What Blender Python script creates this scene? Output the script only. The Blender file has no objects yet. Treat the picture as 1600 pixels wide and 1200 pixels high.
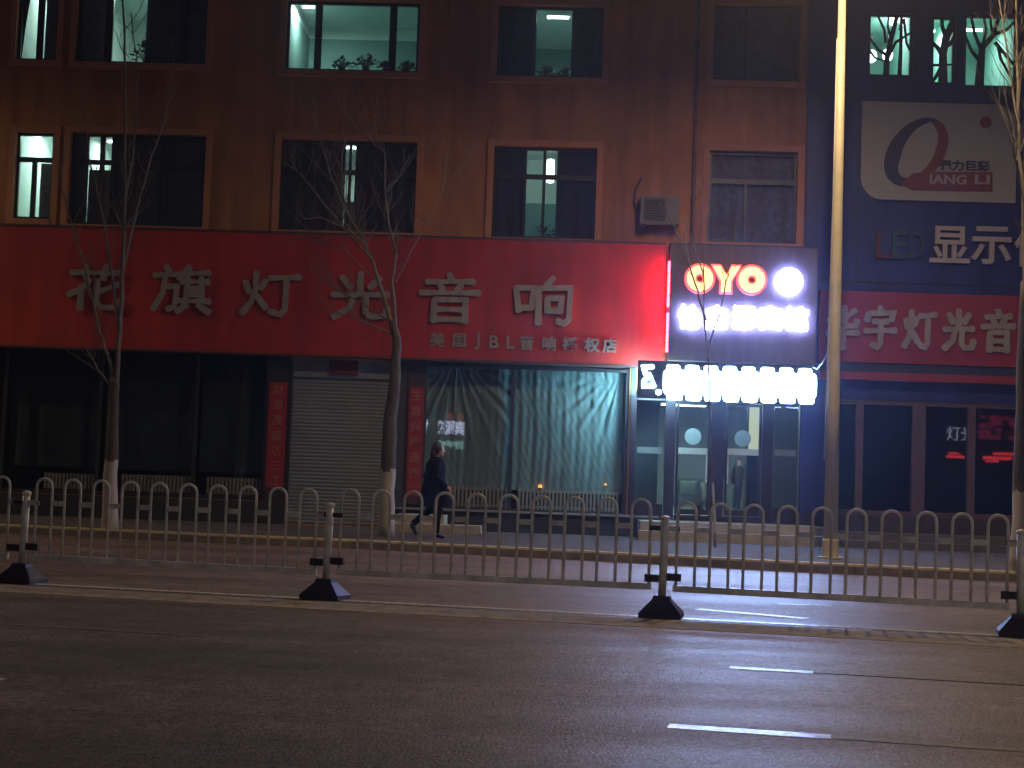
import bpy, bmesh, math, random
from mathutils import Vector, Matrix
C = bpy.context
scene = C.scene
col = scene.collection
R_ = math.radians
rnd = random.Random(7)

# ---------------------------------------------------------------- camera, sky, exposure
F_PX, CAM_H = 2400.0, 1.25
yaw, pitch, roll = R_(2), math.atan(146 / 2400), .0345
f0 = Vector((-math.sin(yaw), math.cos(yaw), 0)); r0 = Vector((math.cos(yaw), math.sin(yaw), 0))
FW = f0 * math.cos(pitch) + Vector((0, 0, math.sin(pitch)))
u0 = r0.cross(FW)
RT = r0 * math.cos(roll) + u0 * math.sin(roll)
UP = u0 * math.cos(roll) - r0 * math.sin(roll)
CAM = Vector((0, 0, CAM_H))
cd = bpy.data.cameras.new('camera'); cam = bpy.data.objects.new('camera', cd); col.objects.link(cam)
cd.sensor_width = 36; cd.lens = 36 * F_PX / 1600; cd.clip_end = 500; cd.clip_start = .05
M = Matrix((RT, UP, -FW)).transposed().to_4x4(); M.translation = CAM
cam.matrix_world = M
scene.camera = cam

w = bpy.data.worlds.new('World'); scene.world = w; w.use_nodes = True
wn = w.node_tree.nodes; bg = wn['Background']
sky = wn.new('ShaderNodeTexSky'); sky.sky_type = 'NISHITA'; sky.sun_disc = False
sky.sun_elevation = R_(-4); sky.sun_rotation = R_(200)
glow = wn.new('ShaderNodeMixRGB'); glow.blend_type = 'ADD'; glow.inputs[0].default_value = 1      # night sky plus the town's own glow
glow.inputs[2].default_value = (.11, .095, .18, 1)
w.node_tree.links.new(sky.outputs[0], glow.inputs[1]); w.node_tree.links.new(glow.outputs[0], bg.inputs[0]); bg.inputs[1].default_value = .12
scene.view_settings.view_transform = 'Standard'; scene.view_settings.look = 'None'
scene.view_settings.exposure = 0; scene.view_settings.gamma = 1
LAMP_W = 640.0          # far kerb lamps
NEAR_W = 680.0         # lamps on the near side of the road, behind the camera

# ---------------------------------------------------------------- photo measurement helpers
def ray(px, py): return FW * F_PX + RT * (px - 800) - UP * (py - 600)
def G(px, py, z=0.0):                     # point on a level plane
    d = ray(px, py); return CAM + d * ((z - CAM_H) / d.z)
def W(px, py, y=31.0):                    # point on a vertical plane parallel to the facade
    d = ray(px, py); return CAM + d * (y / d.y)
def rect(x0, y0, x1, y1, y=31.0):         # -> X0, X1, Z0, Z1 of an upright rectangle on that plane
    xm, ym = (x0 + x1) / 2, (y0 + y1) / 2
    return W(x0, ym, y).x, W(x1, ym, y).x, W(xm, y1, y).z, W(xm, y0, y).z

# ---------------------------------------------------------------- materials
MATS = {}
def mat(name, c, rough=.6, var=.12, scale=6.0, bump=0.0, metal=0.0, spec=.5, coords='Object', stretch=None):
    if name in MATS: return MATS[name]
    m = bpy.data.materials.new(name); m.use_nodes = True; MATS[name] = m
    nt = m.node_tree; b = nt.nodes['Principled BSDF']
    b.inputs['Roughness'].default_value = rough; b.inputs['Metallic'].default_value = metal
    b.inputs['Specular IOR Level'].default_value = spec
    tc = nt.nodes.new('ShaderNodeTexCoord'); mp = nt.nodes.new('ShaderNodeMapping')
    nt.links.new(tc.outputs[coords], mp.inputs[0])
    if stretch: mp.inputs['Scale'].default_value = stretch
    n = nt.nodes.new('ShaderNodeTexNoise'); n.inputs['Scale'].default_value = scale; n.inputs['Detail'].default_value = 6
    n.inputs['Roughness'].default_value = .6
    nt.links.new(mp.outputs[0], n.inputs[0])
    cr = nt.nodes.new('ShaderNodeValToRGB')
    cr.color_ramp.elements[0].position = .3; cr.color_ramp.elements[1].position = .7
    cr.color_ramp.elements[0].color = tuple(x * (1 - var) for x in c) + (1,)
    cr.color_ramp.elements[1].color = tuple(min(1, x * (1 + var)) for x in c) + (1,)
    nt.links.new(n.outputs[0], cr.inputs[0]); nt.links.new(cr.outputs[0], b.inputs['Base Color'])
    if bump:
        bp = nt.nodes.new('ShaderNodeBump'); bp.inputs['Strength'].default_value = bump; bp.inputs['Distance'].default_value = .02
        nt.links.new(n.outputs[0], bp.inputs['Height']); nt.links.new(bp.outputs[0], b.inputs['Normal'])
    return m
def emit(name, c, s):
    if name in MATS: return MATS[name]
    m = bpy.data.materials.new(name); m.use_nodes = True; MATS[name] = m
    b = m.node_tree.nodes['Principled BSDF']; b.inputs['Base Color'].default_value = (.5, .5, .5, 1)
    b.inputs['Emission Color'].default_value = tuple(c) + (1,); b.inputs['Emission Strength'].default_value = s
    return m
def glass(name, tint=.85, rough=.012, ior=1.5):
    if name in MATS: return MATS[name]
    m = bpy.data.materials.new(name); m.use_nodes = True; MATS[name] = m
    nt = m.node_tree; nt.nodes.remove(nt.nodes['Principled BSDF']); out = nt.nodes['Material Output']
    tr = nt.nodes.new('ShaderNodeBsdfTransparent'); tr.inputs[0].default_value = (tint, tint, tint, 1)
    gl = nt.nodes.new('ShaderNodeBsdfGlossy'); gl.inputs['Roughness'].default_value = rough
    fr = nt.nodes.new('ShaderNodeFresnel'); fr.inputs[0].default_value = ior
    ge = nt.nodes.new('ShaderNodeNewGeometry'); io = nt.nodes.new('ShaderNodeMapRange')      # same reflectance from either face of the thin pane
    io.inputs[3].default_value = ior; io.inputs[4].default_value = 1/ior
    nt.links.new(ge.outputs['Backfacing'], io.inputs[0]); nt.links.new(io.outputs[0], fr.inputs[0])
    mx = nt.nodes.new('ShaderNodeMixShader')
    nt.links.new(fr.outputs[0], mx.inputs[0]); nt.links.new(tr.outputs[0], mx.inputs[1]); nt.links.new(gl.outputs[0], mx.inputs[2])
    nt.links.new(mx.outputs[0], out.inputs[0])
    return m
def asphalt():
    m = mat('asphalt', (.15, .116, .112), .5, .3, 3.0)
    nt = m.node_tree; b = nt.nodes['Principled BSDF']; tc = nt.nodes.new('ShaderNodeTexCoord')
    rt = nt.nodes.new('ShaderNodeMapping'); rt.inputs['Rotation'].default_value = (0, 0, R_(10.4)); rt.inputs['Scale'].default_value = (.05, .8, 1)
    nt.links.new(tc.outputs['Object'], rt.inputs[0])
    n1 = nt.nodes.new('ShaderNodeTexNoise'); n1.inputs['Scale'].default_value = 1.6; n1.inputs['Detail'].default_value = 5
    nt.links.new(rt.outputs[0], n1.inputs[0])
    mr = nt.nodes.new('ShaderNodeMapRange'); mr.inputs[1].default_value = .3; mr.inputs[2].default_value = .7
    mr.inputs[3].default_value = .40; mr.inputs[4].default_value = .58
    nt.links.new(n1.outputs[0], mr.inputs[0]); nt.links.new(mr.outputs[0], b.inputs['Roughness'])
    n2 = nt.nodes.new('ShaderNodeTexNoise'); n2.inputs['Scale'].default_value = 55; n2.inputs['Detail'].default_value = 4
    nt.links.new(tc.outputs['Object'], n2.inputs[0])
    src = b.inputs['Base Color'].links[0].from_socket                       # pale and dark stones in the wearing course
    n3 = nt.nodes.new('ShaderNodeTexVoronoi'); n3.inputs['Scale'].default_value = 42; nt.links.new(tc.outputs['Object'], n3.inputs[0])
    bw = nt.nodes.new('ShaderNodeRGBToBW'); nt.links.new(n3.outputs['Color'], bw.inputs[0])
    r3 = nt.nodes.new('ShaderNodeMapRange'); r3.inputs[1].default_value = .15; r3.inputs[2].default_value = .85; r3.inputs[3].default_value = .45; r3.inputs[4].default_value = 1.6
    nt.links.new(bw.outputs[0], r3.inputs[0])
    mu = nt.nodes.new('ShaderNodeMixRGB'); mu.blend_type = 'MULTIPLY'; mu.inputs[0].default_value = 1
    nt.links.new(src, mu.inputs[1]); nt.links.new(r3.outputs[0], mu.inputs[2]); nt.links.new(mu.outputs[0], b.inputs['Base Color'])
    bp = nt.nodes.new('ShaderNodeBump'); bp.inputs['Strength'].default_value = .7; bp.inputs['Distance'].default_value = .012
    nt.links.new(n2.outputs[0], bp.inputs['Height']); nt.links.new(bp.outputs[0], b.inputs['Normal'])
    return m
def paving():
    m = mat('paving', (.09, .08, .08), .85, .2, 2.5, spec=.15)
    nt = m.node_tree; b = nt.nodes['Principled BSDF']; tc = nt.nodes.new('ShaderNodeTexCoord')
    br = nt.nodes.new('ShaderNodeTexBrick'); br.inputs['Scale'].default_value = 1.0
    br.inputs['Brick Width'].default_value = .4; br.inputs['Row Height'].default_value = .2; br.inputs['Mortar Size'].default_value = .008
    br.inputs['Color1'].default_value = (.075, .066, .062, 1); br.inputs['Color2'].default_value = (.105, .092, .088, 1); br.inputs['Mortar'].default_value = (.03, .027, .027, 1)
    nt.links.new(tc.outputs['Object'], br.inputs[0]); nt.links.new(br.outputs[0], b.inputs['Base Color'])
    bp = nt.nodes.new('ShaderNodeBump'); bp.inputs['Strength'].default_value = .4; bp.inputs['Distance'].default_value = .01; bp.invert = True
    nt.links.new(br.outputs['Fac'], bp.inputs['Height']); nt.links.new(bp.outputs[0], b.inputs['Normal'])
    return m
def bark():
    m = mat('bark', (.075, .066, .060), .85, .4, 14, .6, stretch=(1, 1, .25))
    nt = m.node_tree; b = nt.nodes['Principled BSDF']
    src = b.inputs['Base Color'].links[0].from_socket
    tc = nt.nodes.new('ShaderNodeTexCoord'); sp = nt.nodes.new('ShaderNodeSeparateXYZ'); nt.links.new(tc.outputs['Object'], sp.inputs[0])
    n = nt.nodes.new('ShaderNodeTexNoise'); n.inputs['Scale'].default_value = 9; nt.links.new(tc.outputs['Object'], n.inputs[0])
    ad = nt.nodes.new('ShaderNodeMath'); ad.operation = 'MULTIPLY_ADD'; ad.inputs[1].default_value = .25
    nt.links.new(n.outputs[0], ad.inputs[0]); nt.links.new(sp.outputs[2], ad.inputs[2])
    lt = nt.nodes.new('ShaderNodeMath'); lt.operation = 'LESS_THAN'; lt.inputs[1].default_value = 1.27
    nt.links.new(ad.outputs[0], lt.inputs[0])
    mx = nt.nodes.new('ShaderNodeMixRGB'); mx.inputs[2].default_value = (.38, .36, .34, 1)
    nt.links.new(lt.outputs[0], mx.inputs[0]); nt.links.new(src, mx.inputs[1]); nt.links.new(mx.outputs[0], b.inputs['Base Color'])
    return m

def weather(m, stretch, scale, lo, hi, p0=.32, p1=.68):      # stains, fading and grime with a shape of their own
    nt = m.node_tree; b = nt.nodes['Principled BSDF']; src = b.inputs['Base Color'].links[0].from_socket
    tc = nt.nodes.new('ShaderNodeTexCoord'); mp = nt.nodes.new('ShaderNodeMapping'); mp.inputs['Scale'].default_value = stretch
    nt.links.new(tc.outputs['Object'], mp.inputs[0])
    n = nt.nodes.new('ShaderNodeTexNoise'); n.inputs['Scale'].default_value = scale; n.inputs['Detail'].default_value = 7; n.inputs['Distortion'].default_value = .4
    nt.links.new(mp.outputs[0], n.inputs[0])
    r = nt.nodes.new('ShaderNodeMapRange'); r.inputs[1].default_value = p0; r.inputs[2].default_value = p1; r.inputs[3].default_value = lo; r.inputs[4].default_value = hi
    nt.links.new(n.outputs[0], r.inputs[0])
    mu = nt.nodes.new('ShaderNodeMixRGB'); mu.blend_type = 'MULTIPLY'; mu.inputs[0].default_value = 1
    nt.links.new(src, mu.inputs[1]); nt.links.new(r.outputs[0], mu.inputs[2]); nt.links.new(mu.outputs[0], b.inputs['Base Color'])
    return m

# ---------------------------------------------------------------- mesh builder
class MB:
    def __init__(s): s.v = []; s.f = []; s.smooth = False
    def add(s, vs, fs):
        o = len(s.v); s.v += [tuple(v) for v in vs]; s.f += [tuple(i + o for i in f) for f in fs]; return s
    def box(s, x0, x1, y0, y1, z0, z1):
        if x0 > x1: x0, x1 = x1, x0
        return s.add([(x0,y0,z0),(x1,y0,z0),(x1,y1,z0),(x0,y1,z0),(x0,y0,z1),(x1,y0,z1),(x1,y1,z1),(x0,y1,z1)],
                     [(3,2,1,0),(4,5,6,7),(0,1,5,4),(1,2,6,5),(2,3,7,6),(3,0,4,7)])
    def prism_xz(s, pts, y0, y1):          # polygon (x, z) extruded in depth
        n = len(pts)
        a = sum(pts[i][0]*pts[(i+1)%n][1] - pts[(i+1)%n][0]*pts[i][1] for i in range(n))
        if a < 0: pts = pts[::-1]
        vs = [(x, y0, z) for x, z in pts] + [(x, y1, z) for x, z in pts]
        fs = [tuple(range(n)), tuple(range(2*n-1, n-1, -1))] + [(i, n+i, n+(i+1)%n, (i+1)%n) for i in range(n)]
        return s.add(vs, fs)
    def prism_xy(s, pts, z0, z1):
        n = len(pts)
        a = sum(pts[i][0]*pts[(i+1)%n][1] - pts[(i+1)%n][0]*pts[i][1] for i in range(n))
        if a < 0: pts = pts[::-1]
        vs = [(x, y, z0) for x, y in pts] + [(x, y, z1) for x, y in pts]
        fs = [tuple(range(n-1, -1, -1)), tuple(range(n, 2*n))] + [(i, (i+1)%n, n+(i+1)%n, n+i) for i in range(n)]
        return s.add(vs, fs)
    def tube(s, path, radii, n=8, cap=True):
        path = [Vector(p) for p in path]
        if not hasattr(radii, '__len__'): radii = [radii]*len(path)
        t = (path[1]-path[0]).normalized()
        a = Vector((0,1,0)) if abs(t.y) < .9 else Vector((1,0,0))
        nrm = t.cross(a).normalized(); rings = []
        for i, p in enumerate(path):
            if i == 0: t = path[1]-p
            elif i == len(path)-1: t = p-path[i-1]
            else: t = path[i+1]-path[i-1]
            t = t.normalized(); nrm = (nrm - t*nrm.dot(t)).normalized(); b = t.cross(nrm)
            rings.append([p + (nrm*math.cos(2*math.pi*k/n) + b*math.sin(2*math.pi*k/n))*radii[i] for k in range(n)])
        vs = [v for r in rings for v in r]; fs = []
        for i in range(len(path)-1):
            for k in range(n): fs.append((i*n+k, i*n+(k+1)%n, (i+1)*n+(k+1)%n, (i+1)*n+k))
        if cap: fs += [tuple(range(n-1,-1,-1)), tuple((len(path)-1)*n+k for k in range(n))]
        return s.add(vs, fs)
    def lathe(s, prof, n=16, at=(0,0,0), sx=1, sy=1):
        vs = [(at[0]+r*sx*math.cos(2*math.pi*k/n), at[1]+r*sy*math.sin(2*math.pi*k/n), at[2]+z) for r, z in prof for k in range(n)]
        fs = [(i*n+k, i*n+(k+1)%n, (i+1)*n+(k+1)%n, (i+1)*n+k) for i in range(len(prof)-1) for k in range(n)]
        fs += [tuple(range(n-1,-1,-1)), tuple((len(prof)-1)*n+k for k in range(n))]
        return s.add(vs, fs)
    def ball(s, c, r, n=16, m=10, sc=(1,1,1)):
        prof = [(math.sin(math.pi*i/m), -math.cos(math.pi*i/m)) for i in range(m+1)]
        vs = [(c[0]+r*sc[0]*max(p,.001)*math.cos(2*math.pi*k/n), c[1]+r*sc[1]*max(p,.001)*math.sin(2*math.pi*k/n), c[2]+r*sc[2]*z) for p, z in prof for k in range(n)]
        fs = [(i*n+k, i*n+(k+1)%n, (i+1)*n+(k+1)%n, (i+1)*n+k) for i in range(m) for k in range(n)]
        return s.add(vs, fs)
    def stroke(s, pts, wd, y0, y1, wmul=None):      # brush stroke in the x-z plane, rounded ends
        pts = [Vector((p[0], p[1])) for p in pts]; n = len(pts)
        ws = [wd/2*(wmul[i] if wmul else 1) for i in range(n)]
        Lf, Rt = [], []
        for i, p in enumerate(pts):
            d1 = (pts[i]-pts[i-1]).normalized() if i else None
            d2 = (pts[i+1]-pts[i]).normalized() if i < n-1 else None
            d = (d1 + d2).normalized() if d1 and d2 else (d1 or d2)
            k = 1/max(.6, d.dot(d2)) if d1 and d2 else 1
            nn = Vector((-d.y, d.x))*ws[i]*k
            if i == 0:
                Lf.append(p - d*ws[i]*.5 + nn*.55); Rt.append(p - d*ws[i]*.5 - nn*.55)
            Lf.append(p+nn); Rt.append(p-nn)
            if i == n-1:
                Lf.append(p + d*ws[i]*.5 + nn*.5); Rt.append(p + d*ws[i]*.5 - nn*.5)
        m = len(Lf)
        vs = [(q.x, y0, q.y) for q in Lf] + [(q.x, y0, q.y) for q in Rt] + [(q.x, y1, q.y) for q in Lf] + [(q.x, y1, q.y) for q in Rt]
        fs = []
        for i in range(m-1):
            fs += [(i, m+i, m+i+1, i+1), (2*m+i, 2*m+i+1, 3*m+i+1, 3*m+i), (i, i+1, 2*m+i+1, 2*m+i), (m+i, 3*m+i, 3*m+i+1, m+i+1)]
        fs += [(0, 2*m, 3*m, m), (m-1, 2*m-1, 4*m-1, 3*m-1)]
        return s.add(vs, fs)
    def build(s, name, m, parent=None, smooth=False):
        me = bpy.data.meshes.new(name); off = Vector((0,0,0)); q = parent
        while q: off += Vector(q.location); q = q.parent
        me.from_pydata([Vector(v)-off for v in s.v], [], s.f); me.validate()
        if smooth or s.smooth:
            for p in me.polygons: p.use_smooth = True
        me.materials.append(m)
        o = bpy.data.objects.new(name, me); col.objects.link(o)
        if parent: o.parent = parent
        return o
def tag(o, label, cat, group=None, kind=None):
    o['label'] = label; o['category'] = cat
    if group: o['group'] = group
    if kind: o['kind'] = kind
    return o
def struct(o): o['kind'] = 'structure'; return o
def empty(name, loc, label, cat, group=None):
    o = bpy.data.objects.new(name, None); col.objects.link(o); o.location = loc; o.empty_display_size = .2
    return tag(o, label, cat, group)
def copy_tree(o, parent=None, **kw):
    c = o.copy(); col.objects.link(c)
    if parent: c.parent = parent
    for ch in list(o.children): copy_tree(ch, c)
    for k, v in kw.items(): c[k] = v
    return c
def text_mb(s, size, x, z, y0, depth=.03, offset=0.0, width=None, mirror=False):
    cu = bpy.data.curves.new('t', 'FONT'); cu.body = s; cu.size = size; cu.extrude = depth/2; cu.offset = offset
    cu.resolution_u = 3; cu.align_x = 'CENTER'
    o = bpy.data.objects.new('t', cu); col.objects.link(o); C.view_layer.update()
    me = bpy.data.meshes.new_from_object(o.evaluated_get(C.evaluated_depsgraph_get()))
    bpy.data.objects.remove(o); bpy.data.curves.remove(cu)
    xs = [v.co.x for v in me.vertices]; ys = [v.co.y for v in me.vertices]
    cx, cy = (min(xs)+max(xs))/2, (min(ys)+max(ys))/2
    k = width/(max(xs)-min(xs)) if width else 1
    mb = MB()
    mb.add([(x + (-1 if mirror else 1)*(v.co.x-cx)*k, y0 - v.co.z, z + v.co.y-cy) for v in me.vertices], [tuple(p.vertices) for p in me.polygons])
    bpy.data.meshes.remove(me)
    return mb

# brush-style strokes on a 100 x 100 square
GL = {
'花': [[(8,80),(92,82)],[(33,95),(34,68)],[(68,97),(63,68)],[(40,66),(28,48),(4,34)],[(26,54),(25,4)],[(90,58),(54,40)],[(54,66),(53,20),(62,9),(90,10),(95,24)]],
'旗': [[(22,96),(29,86)],[(3,77),(48,80)],[(22,77),(19,42),(3,6)],[(20,54),(43,55),(40,14),(28,7)],[(64,98),(46,70)],[(57,82),(97,85)],[(50,65),(97,66)],[(61,75),(60,27)],[(85,75),(85,27)],[(61,51),(84,51)],[(61,39),(84,39)],[(44,25),(100,26)],[(62,18),(44,3)],[(80,18),(99,3)]],
'灯': [[(6,72),(14,50)],[(42,76),(33,58)],[(25,92),(25,58),(18,30),(2,6)],[(26,44),(44,18)],[(48,80),(100,84)],[(77,80),(76,16),(68,6),(50,12)]],
'光': [[(50,97),(50,56)],[(18,88),(32,66)],[(84,88),(66,66)],[(3,50),(97,53)],[(40,52),(33,24),(5,4)],[(61,52),(60,16),(70,7),(93,9),(98,26)]],
'音': [[(48,99),(52,88)],[(10,82),(90,85)],[(32,77),(38,66)],[(70,78),(62,66)],[(0,59),(100,62)],[(24,46),(23,1)],[(24,46),(77,47),(77,1)],[(25,26),(76,26)],[(25,6),(76,6)]],
'响': [[(6,76),(12,28)],[(6,76),(37,77),(33,34)],[(12,35),(33,36)],[(70,99),(58,82)],[(46,76),(45,3)],[(46,76),(99,79),(97,14),(89,5),(78,11)],[(60,56),(61,28)],[(60,56),(84,57),(82,28)],[(61,31),(82,31)]],
'华': [[(36,97),(8,60)],[(26,78),(26,48)],[(90,90),(52,66)],[(56,98),(56,60),(66,51),(92,53),(95,66)],[(2,33),(98,36)],[(50,48),(50,-2)]],
'宇': [[(47,99),(53,88)],[(12,84),(8,66)],[(12,83),(91,86),(84,68)],[(28,64),(74,65)],[(2,41),(98,44)],[(51,64),(51,12),(40,3),(24,11)]],
}
def glyph(mb, ch, x, z, wd, ht, y, depth, weight=11):
    for i, st in enumerate(GL[ch]):
        d = depth + i*.0011
        pts = [(x + (a-50)/100*wd, z + (b-50)/100*ht) for a, b in st]
        wm = [1.0]*len(pts)
        wm[0] = 1.05; wm[-1] = 1.25 if len(pts) > 1 else 1
        if len(pts) == 2 and abs(pts[0][0]-pts[1][0]) > .35*wd:     # long horizontals swell at both ends
            a, b = Vector(pts[0]), Vector(pts[1])
            pts = [tuple(a.lerp(b, t)) for t in (0, .25, .5, .75, 1)]; wm = [1.15, .95, .8, .95, 1.3]
        mb.stroke(pts, weight/100*ht, y-d, y, wm)

# ---------------------------------------------------------------- palette
stucco = mat('orange_stucco', (.46, .205, .07), .85, .13, 1.3, .25)
trimm = mat('trim_stucco', (.50, .23, .11), .8, .1, 2.5, .1)
blue_clad = mat('blue_cladding', (.02, .027, .20), .45, .15, 1.2)
frame_dk = mat('dark_window_frame', (.03, .026, .03), .4, .15)
purple_fr = mat('maroon_door_frame', (.022, .012, .018), .35, .15)
red_board = mat('red_sign_panel', (.44, .027, .016), .55, .1, 1.5)
silver = mat('silver_letter', (.40, .365, .33), .38, .1, 5, 0, .35)
board_dk = mat('slate_sign_panel', (.12, .09, .085), .5, .08)
steel_w = mat('painted_railing_steel', (.74, .76, .75), .34, .16, 18)
rubber = mat('black_rubber', (.028, .02, .024), .55, .3, 14, .2)
concrete = mat('concrete', (.34, .32, .29), .8, .2, 5, .3)
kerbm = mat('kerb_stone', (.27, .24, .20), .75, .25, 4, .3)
paint = mat('road_paint', (.74, .73, .68), .3, .3, 12)
paint_worn = mat('worn_road_paint', (.2, .19, .16), .6, .5, 9)
tar = mat('tar_seam', (.02, .018, .018), .4, .3, 9)
weather(stucco, (1.6, 1.6, .16), 1.5, .66, 1.12); weather(stucco, (1, 1, 1), .5, .85, 1.12)
weather(red_board, (2.2, 2.2, .2), 1.6, .76, 1.08); weather(red_board, (1, 1, 1), .6, .85, 1.15)
weather(blue_clad, (2, 2, .2), 1.4, .7, 1.15); weather(board_dk, (2, 2, .25), 2.5, .75, 1.15)
weather(steel_w, (1, 1, 1), 5, .62, 1.08); weather(paint, (1, 1, 1), 16, .45, 1.1, .36, .5); weather(silver, (3, 3, .5), 3, .8, 1.1)
tree_m = bark()
wood_t = mat('twig_bark', (.14, .122, .108), .8, .3, 10)
pane_g = glass('window_glass'); shop_g = glass('shop_glass', .8, .012, 1.5)
ceil_e = emit('fluorescent_tube', (.72, 1, .9), 14)
wall_up = mat('room_white_wall', (.62, .72, .68), .8, .05, 2)
wall_lo = mat('room_green_wainscot', (.15, .28, .26), .7, .08, 2)
cur_dk = mat('dark_curtain', (.05, .04, .055), .85, .2, 5)
cur_lace = mat('lace_curtain', (.23, .23, .28), .85, .35, 9)
white_e = emit('white_sign_light', (.27, .34, 1), 60)
led_e = emit('led_ticker_light', (.34, .58, 1), 48)

# ---------------------------------------------------------------- ground, road, pavement
A = R_(10.4)
U = Vector((math.cos(A), -math.sin(A), 0)); V = Vector((-math.sin(A), -math.cos(A), 0))   # along the road, toward the camera
FO = G(1033, 964)                                                                          # foot of the third railing post
def rd(a, b): p = FO + U*a + V*b; return (p.x, p.y)
struct(MB().box(-200, 200, -200, 200, -.5, -.012).build('ground', mat('bare_ground', (.08, .07, .06), .9, .2)))
kp = [G(x, y, .15) for x, y in ((0,819),(300,833),(550,843),(900,860),(1250,878),(1600,894))]
kl = [kp[0] + (kp[0]-kp[2])*6] + kp + [kp[-1] + (kp[-1]-kp[-3])*4]
kerb_xy = [(p.x, p.y) for p in kl]
road_m = asphalt(); weather(road_m, (.22, 1.2, 1), .7, .66, 1.28); weather(road_m, (1, 1, 1), 2.2, .85, 1.12)
struct(MB().prism_xy([(-90,-60),(90,-60),(90,8)] + [(x, y+.02) for x, y in kerb_xy[::-1]] + [(-90,30)], -.3, 0).build('road', road_m))
struct(MB().prism_xy([(x, y+.13) for x, y in kerb_xy] + [(40,31.0),(40,60),(-60,60)], -.2, .146).build('sidewalk', paving()))
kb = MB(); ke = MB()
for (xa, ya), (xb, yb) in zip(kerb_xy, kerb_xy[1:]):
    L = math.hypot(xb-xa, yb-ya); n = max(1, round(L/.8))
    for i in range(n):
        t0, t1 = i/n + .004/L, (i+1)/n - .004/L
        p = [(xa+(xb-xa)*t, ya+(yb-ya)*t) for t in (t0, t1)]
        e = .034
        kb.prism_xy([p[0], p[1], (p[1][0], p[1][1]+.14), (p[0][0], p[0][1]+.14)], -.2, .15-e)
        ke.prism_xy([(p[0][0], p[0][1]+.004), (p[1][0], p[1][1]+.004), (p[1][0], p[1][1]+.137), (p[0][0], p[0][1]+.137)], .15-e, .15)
struct(kb.build('kerb', kerbm)); struct(ke.build('kerb_edge', mat('lit_kerb_edge', (.80,.70,.42), .7, .25, 5)))  # lamplight along the kerb's top edge put into its pale yellow colour
def strip(a0, a1, b0, b1, z0=.0, z1=.004): return MB().prism_xy([rd(a0,b0), rd(a1,b0), rd(a1,b1), rd(a0,b1)], z0, z1)
mk = MB()
for i in range(-14, 14):                       # double edge line under the railing, broken up by wear
    a = i*3.2
    mk.prism_xy([rd(a+.02,.0), rd(a+3.19,.0), rd(a+3.19,.12), rd(a+.02,.12)], 0, .004)
mk.f and struct(mk.build('edge_line', paint))
struct(strip(-40, 40, .28, .35).build('inner_line', paint_worn))
struct(strip(-40, 40, .35, 1.12).build('median_strip', mat('worn_median_strip', (.36, .31, .26), .9, .3, 7, .2, spec=.12)))  # worn strip, coloured paler and matt so the railing's shadows show
def along(p): d = p - FO; return d.dot(U), d.dot(V)
a1, b1 = along(G(1140,1043)); a2, b2 = along(G(1045,1134)); al, bl = along(G(10,1061)); a3, _ = along(G(320,995))
dash = MB()
for a, l, b, wd in ((a1, .56, b1-.05, .13), (a2, .82, b2-.05, .14), (al-2, 2.0, b2-.05, .14)):
    dash.prism_xy([rd(a,b), rd(a+l,b), rd(a+l,b+wd), rd(a,b+wd)], 0, .004)
struct(dash.build('lane_dashes', paint))
wd_ = MB()
for a, l, b, wd in ((a3-6, 6, b1-.02, .07), (a2+.83, 1.2, b2-.03, .1)):
    wd_.prism_xy([rd(a,b), rd(a+l,b), rd(a+l,b+wd), rd(a,b+wd)], 0, .004)
struct(wd_.build('worn_lane_dashes', paint_worn))
sm = MB()
for a, l, b, wd in ((a1+.57, 9, b1, .035), (a2+2.06, 9, b2, .03)):
    sm.prism_xy([rd(a,b), rd(a+l,b), rd(a+l,b+wd), rd(a,b+wd)], 0, .004)
struct(sm.build('tar_seams', tar))
fa = MB(); q0, q1 = G(1090,952), G(1262,967); d = (q1-q0).normalized(); nn = Vector((-d.y, d.x, 0))
for p0, p1, h in ((q0, q1, .07), (G(1215,944), G(1300,947), .05)):
    fa.prism_xy([tuple((p0-nn*h)[:2]), tuple((p1-nn*h)[:2]), tuple((p1+nn*h)[:2]), tuple((p0+nn*h)[:2])], 0, .004)
struct(fa.build('far_lane_line', paint))

# ---------------------------------------------------------------- orange building
D = 31.0
bA = empty('apartment_building', (-8, 34, .15), 'orange stucco building with shops below and rows of lit and dark windows', 'building')
wins = {  # px rectangle of each opening
 '3a': (28,-30,91,94), '3b': (121,-28,324,99), '3c': (447,2,655,111), '3d': (778,9,942,121), '3e': (1115,8,1250,127),
 '2a': (23,207,82,342), '2b': (108,210,320,353), '2c': (437,220,650,362), '2d': (770,230,931,373), '2e': (1107,237,1245,380)}
WR = {k: rect(*v) for k, v in wins.items()}
XL, XS = -22.0, 4.72                           # building A spans XL..XS
openings = list(WR.values())
shopL = (-11.6, -6.1, .62, 3.62); 
shop_open = [(-11.9, W(452,600).x-.02, .60, 3.66), (W(452,600).x, W(612,600).x, .17, 3.5), (W(632,600).x, W(984,600).x, .55, 3.55),
             (W(990,700).x, W(1262,700).x, .5, 3.05)]
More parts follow.
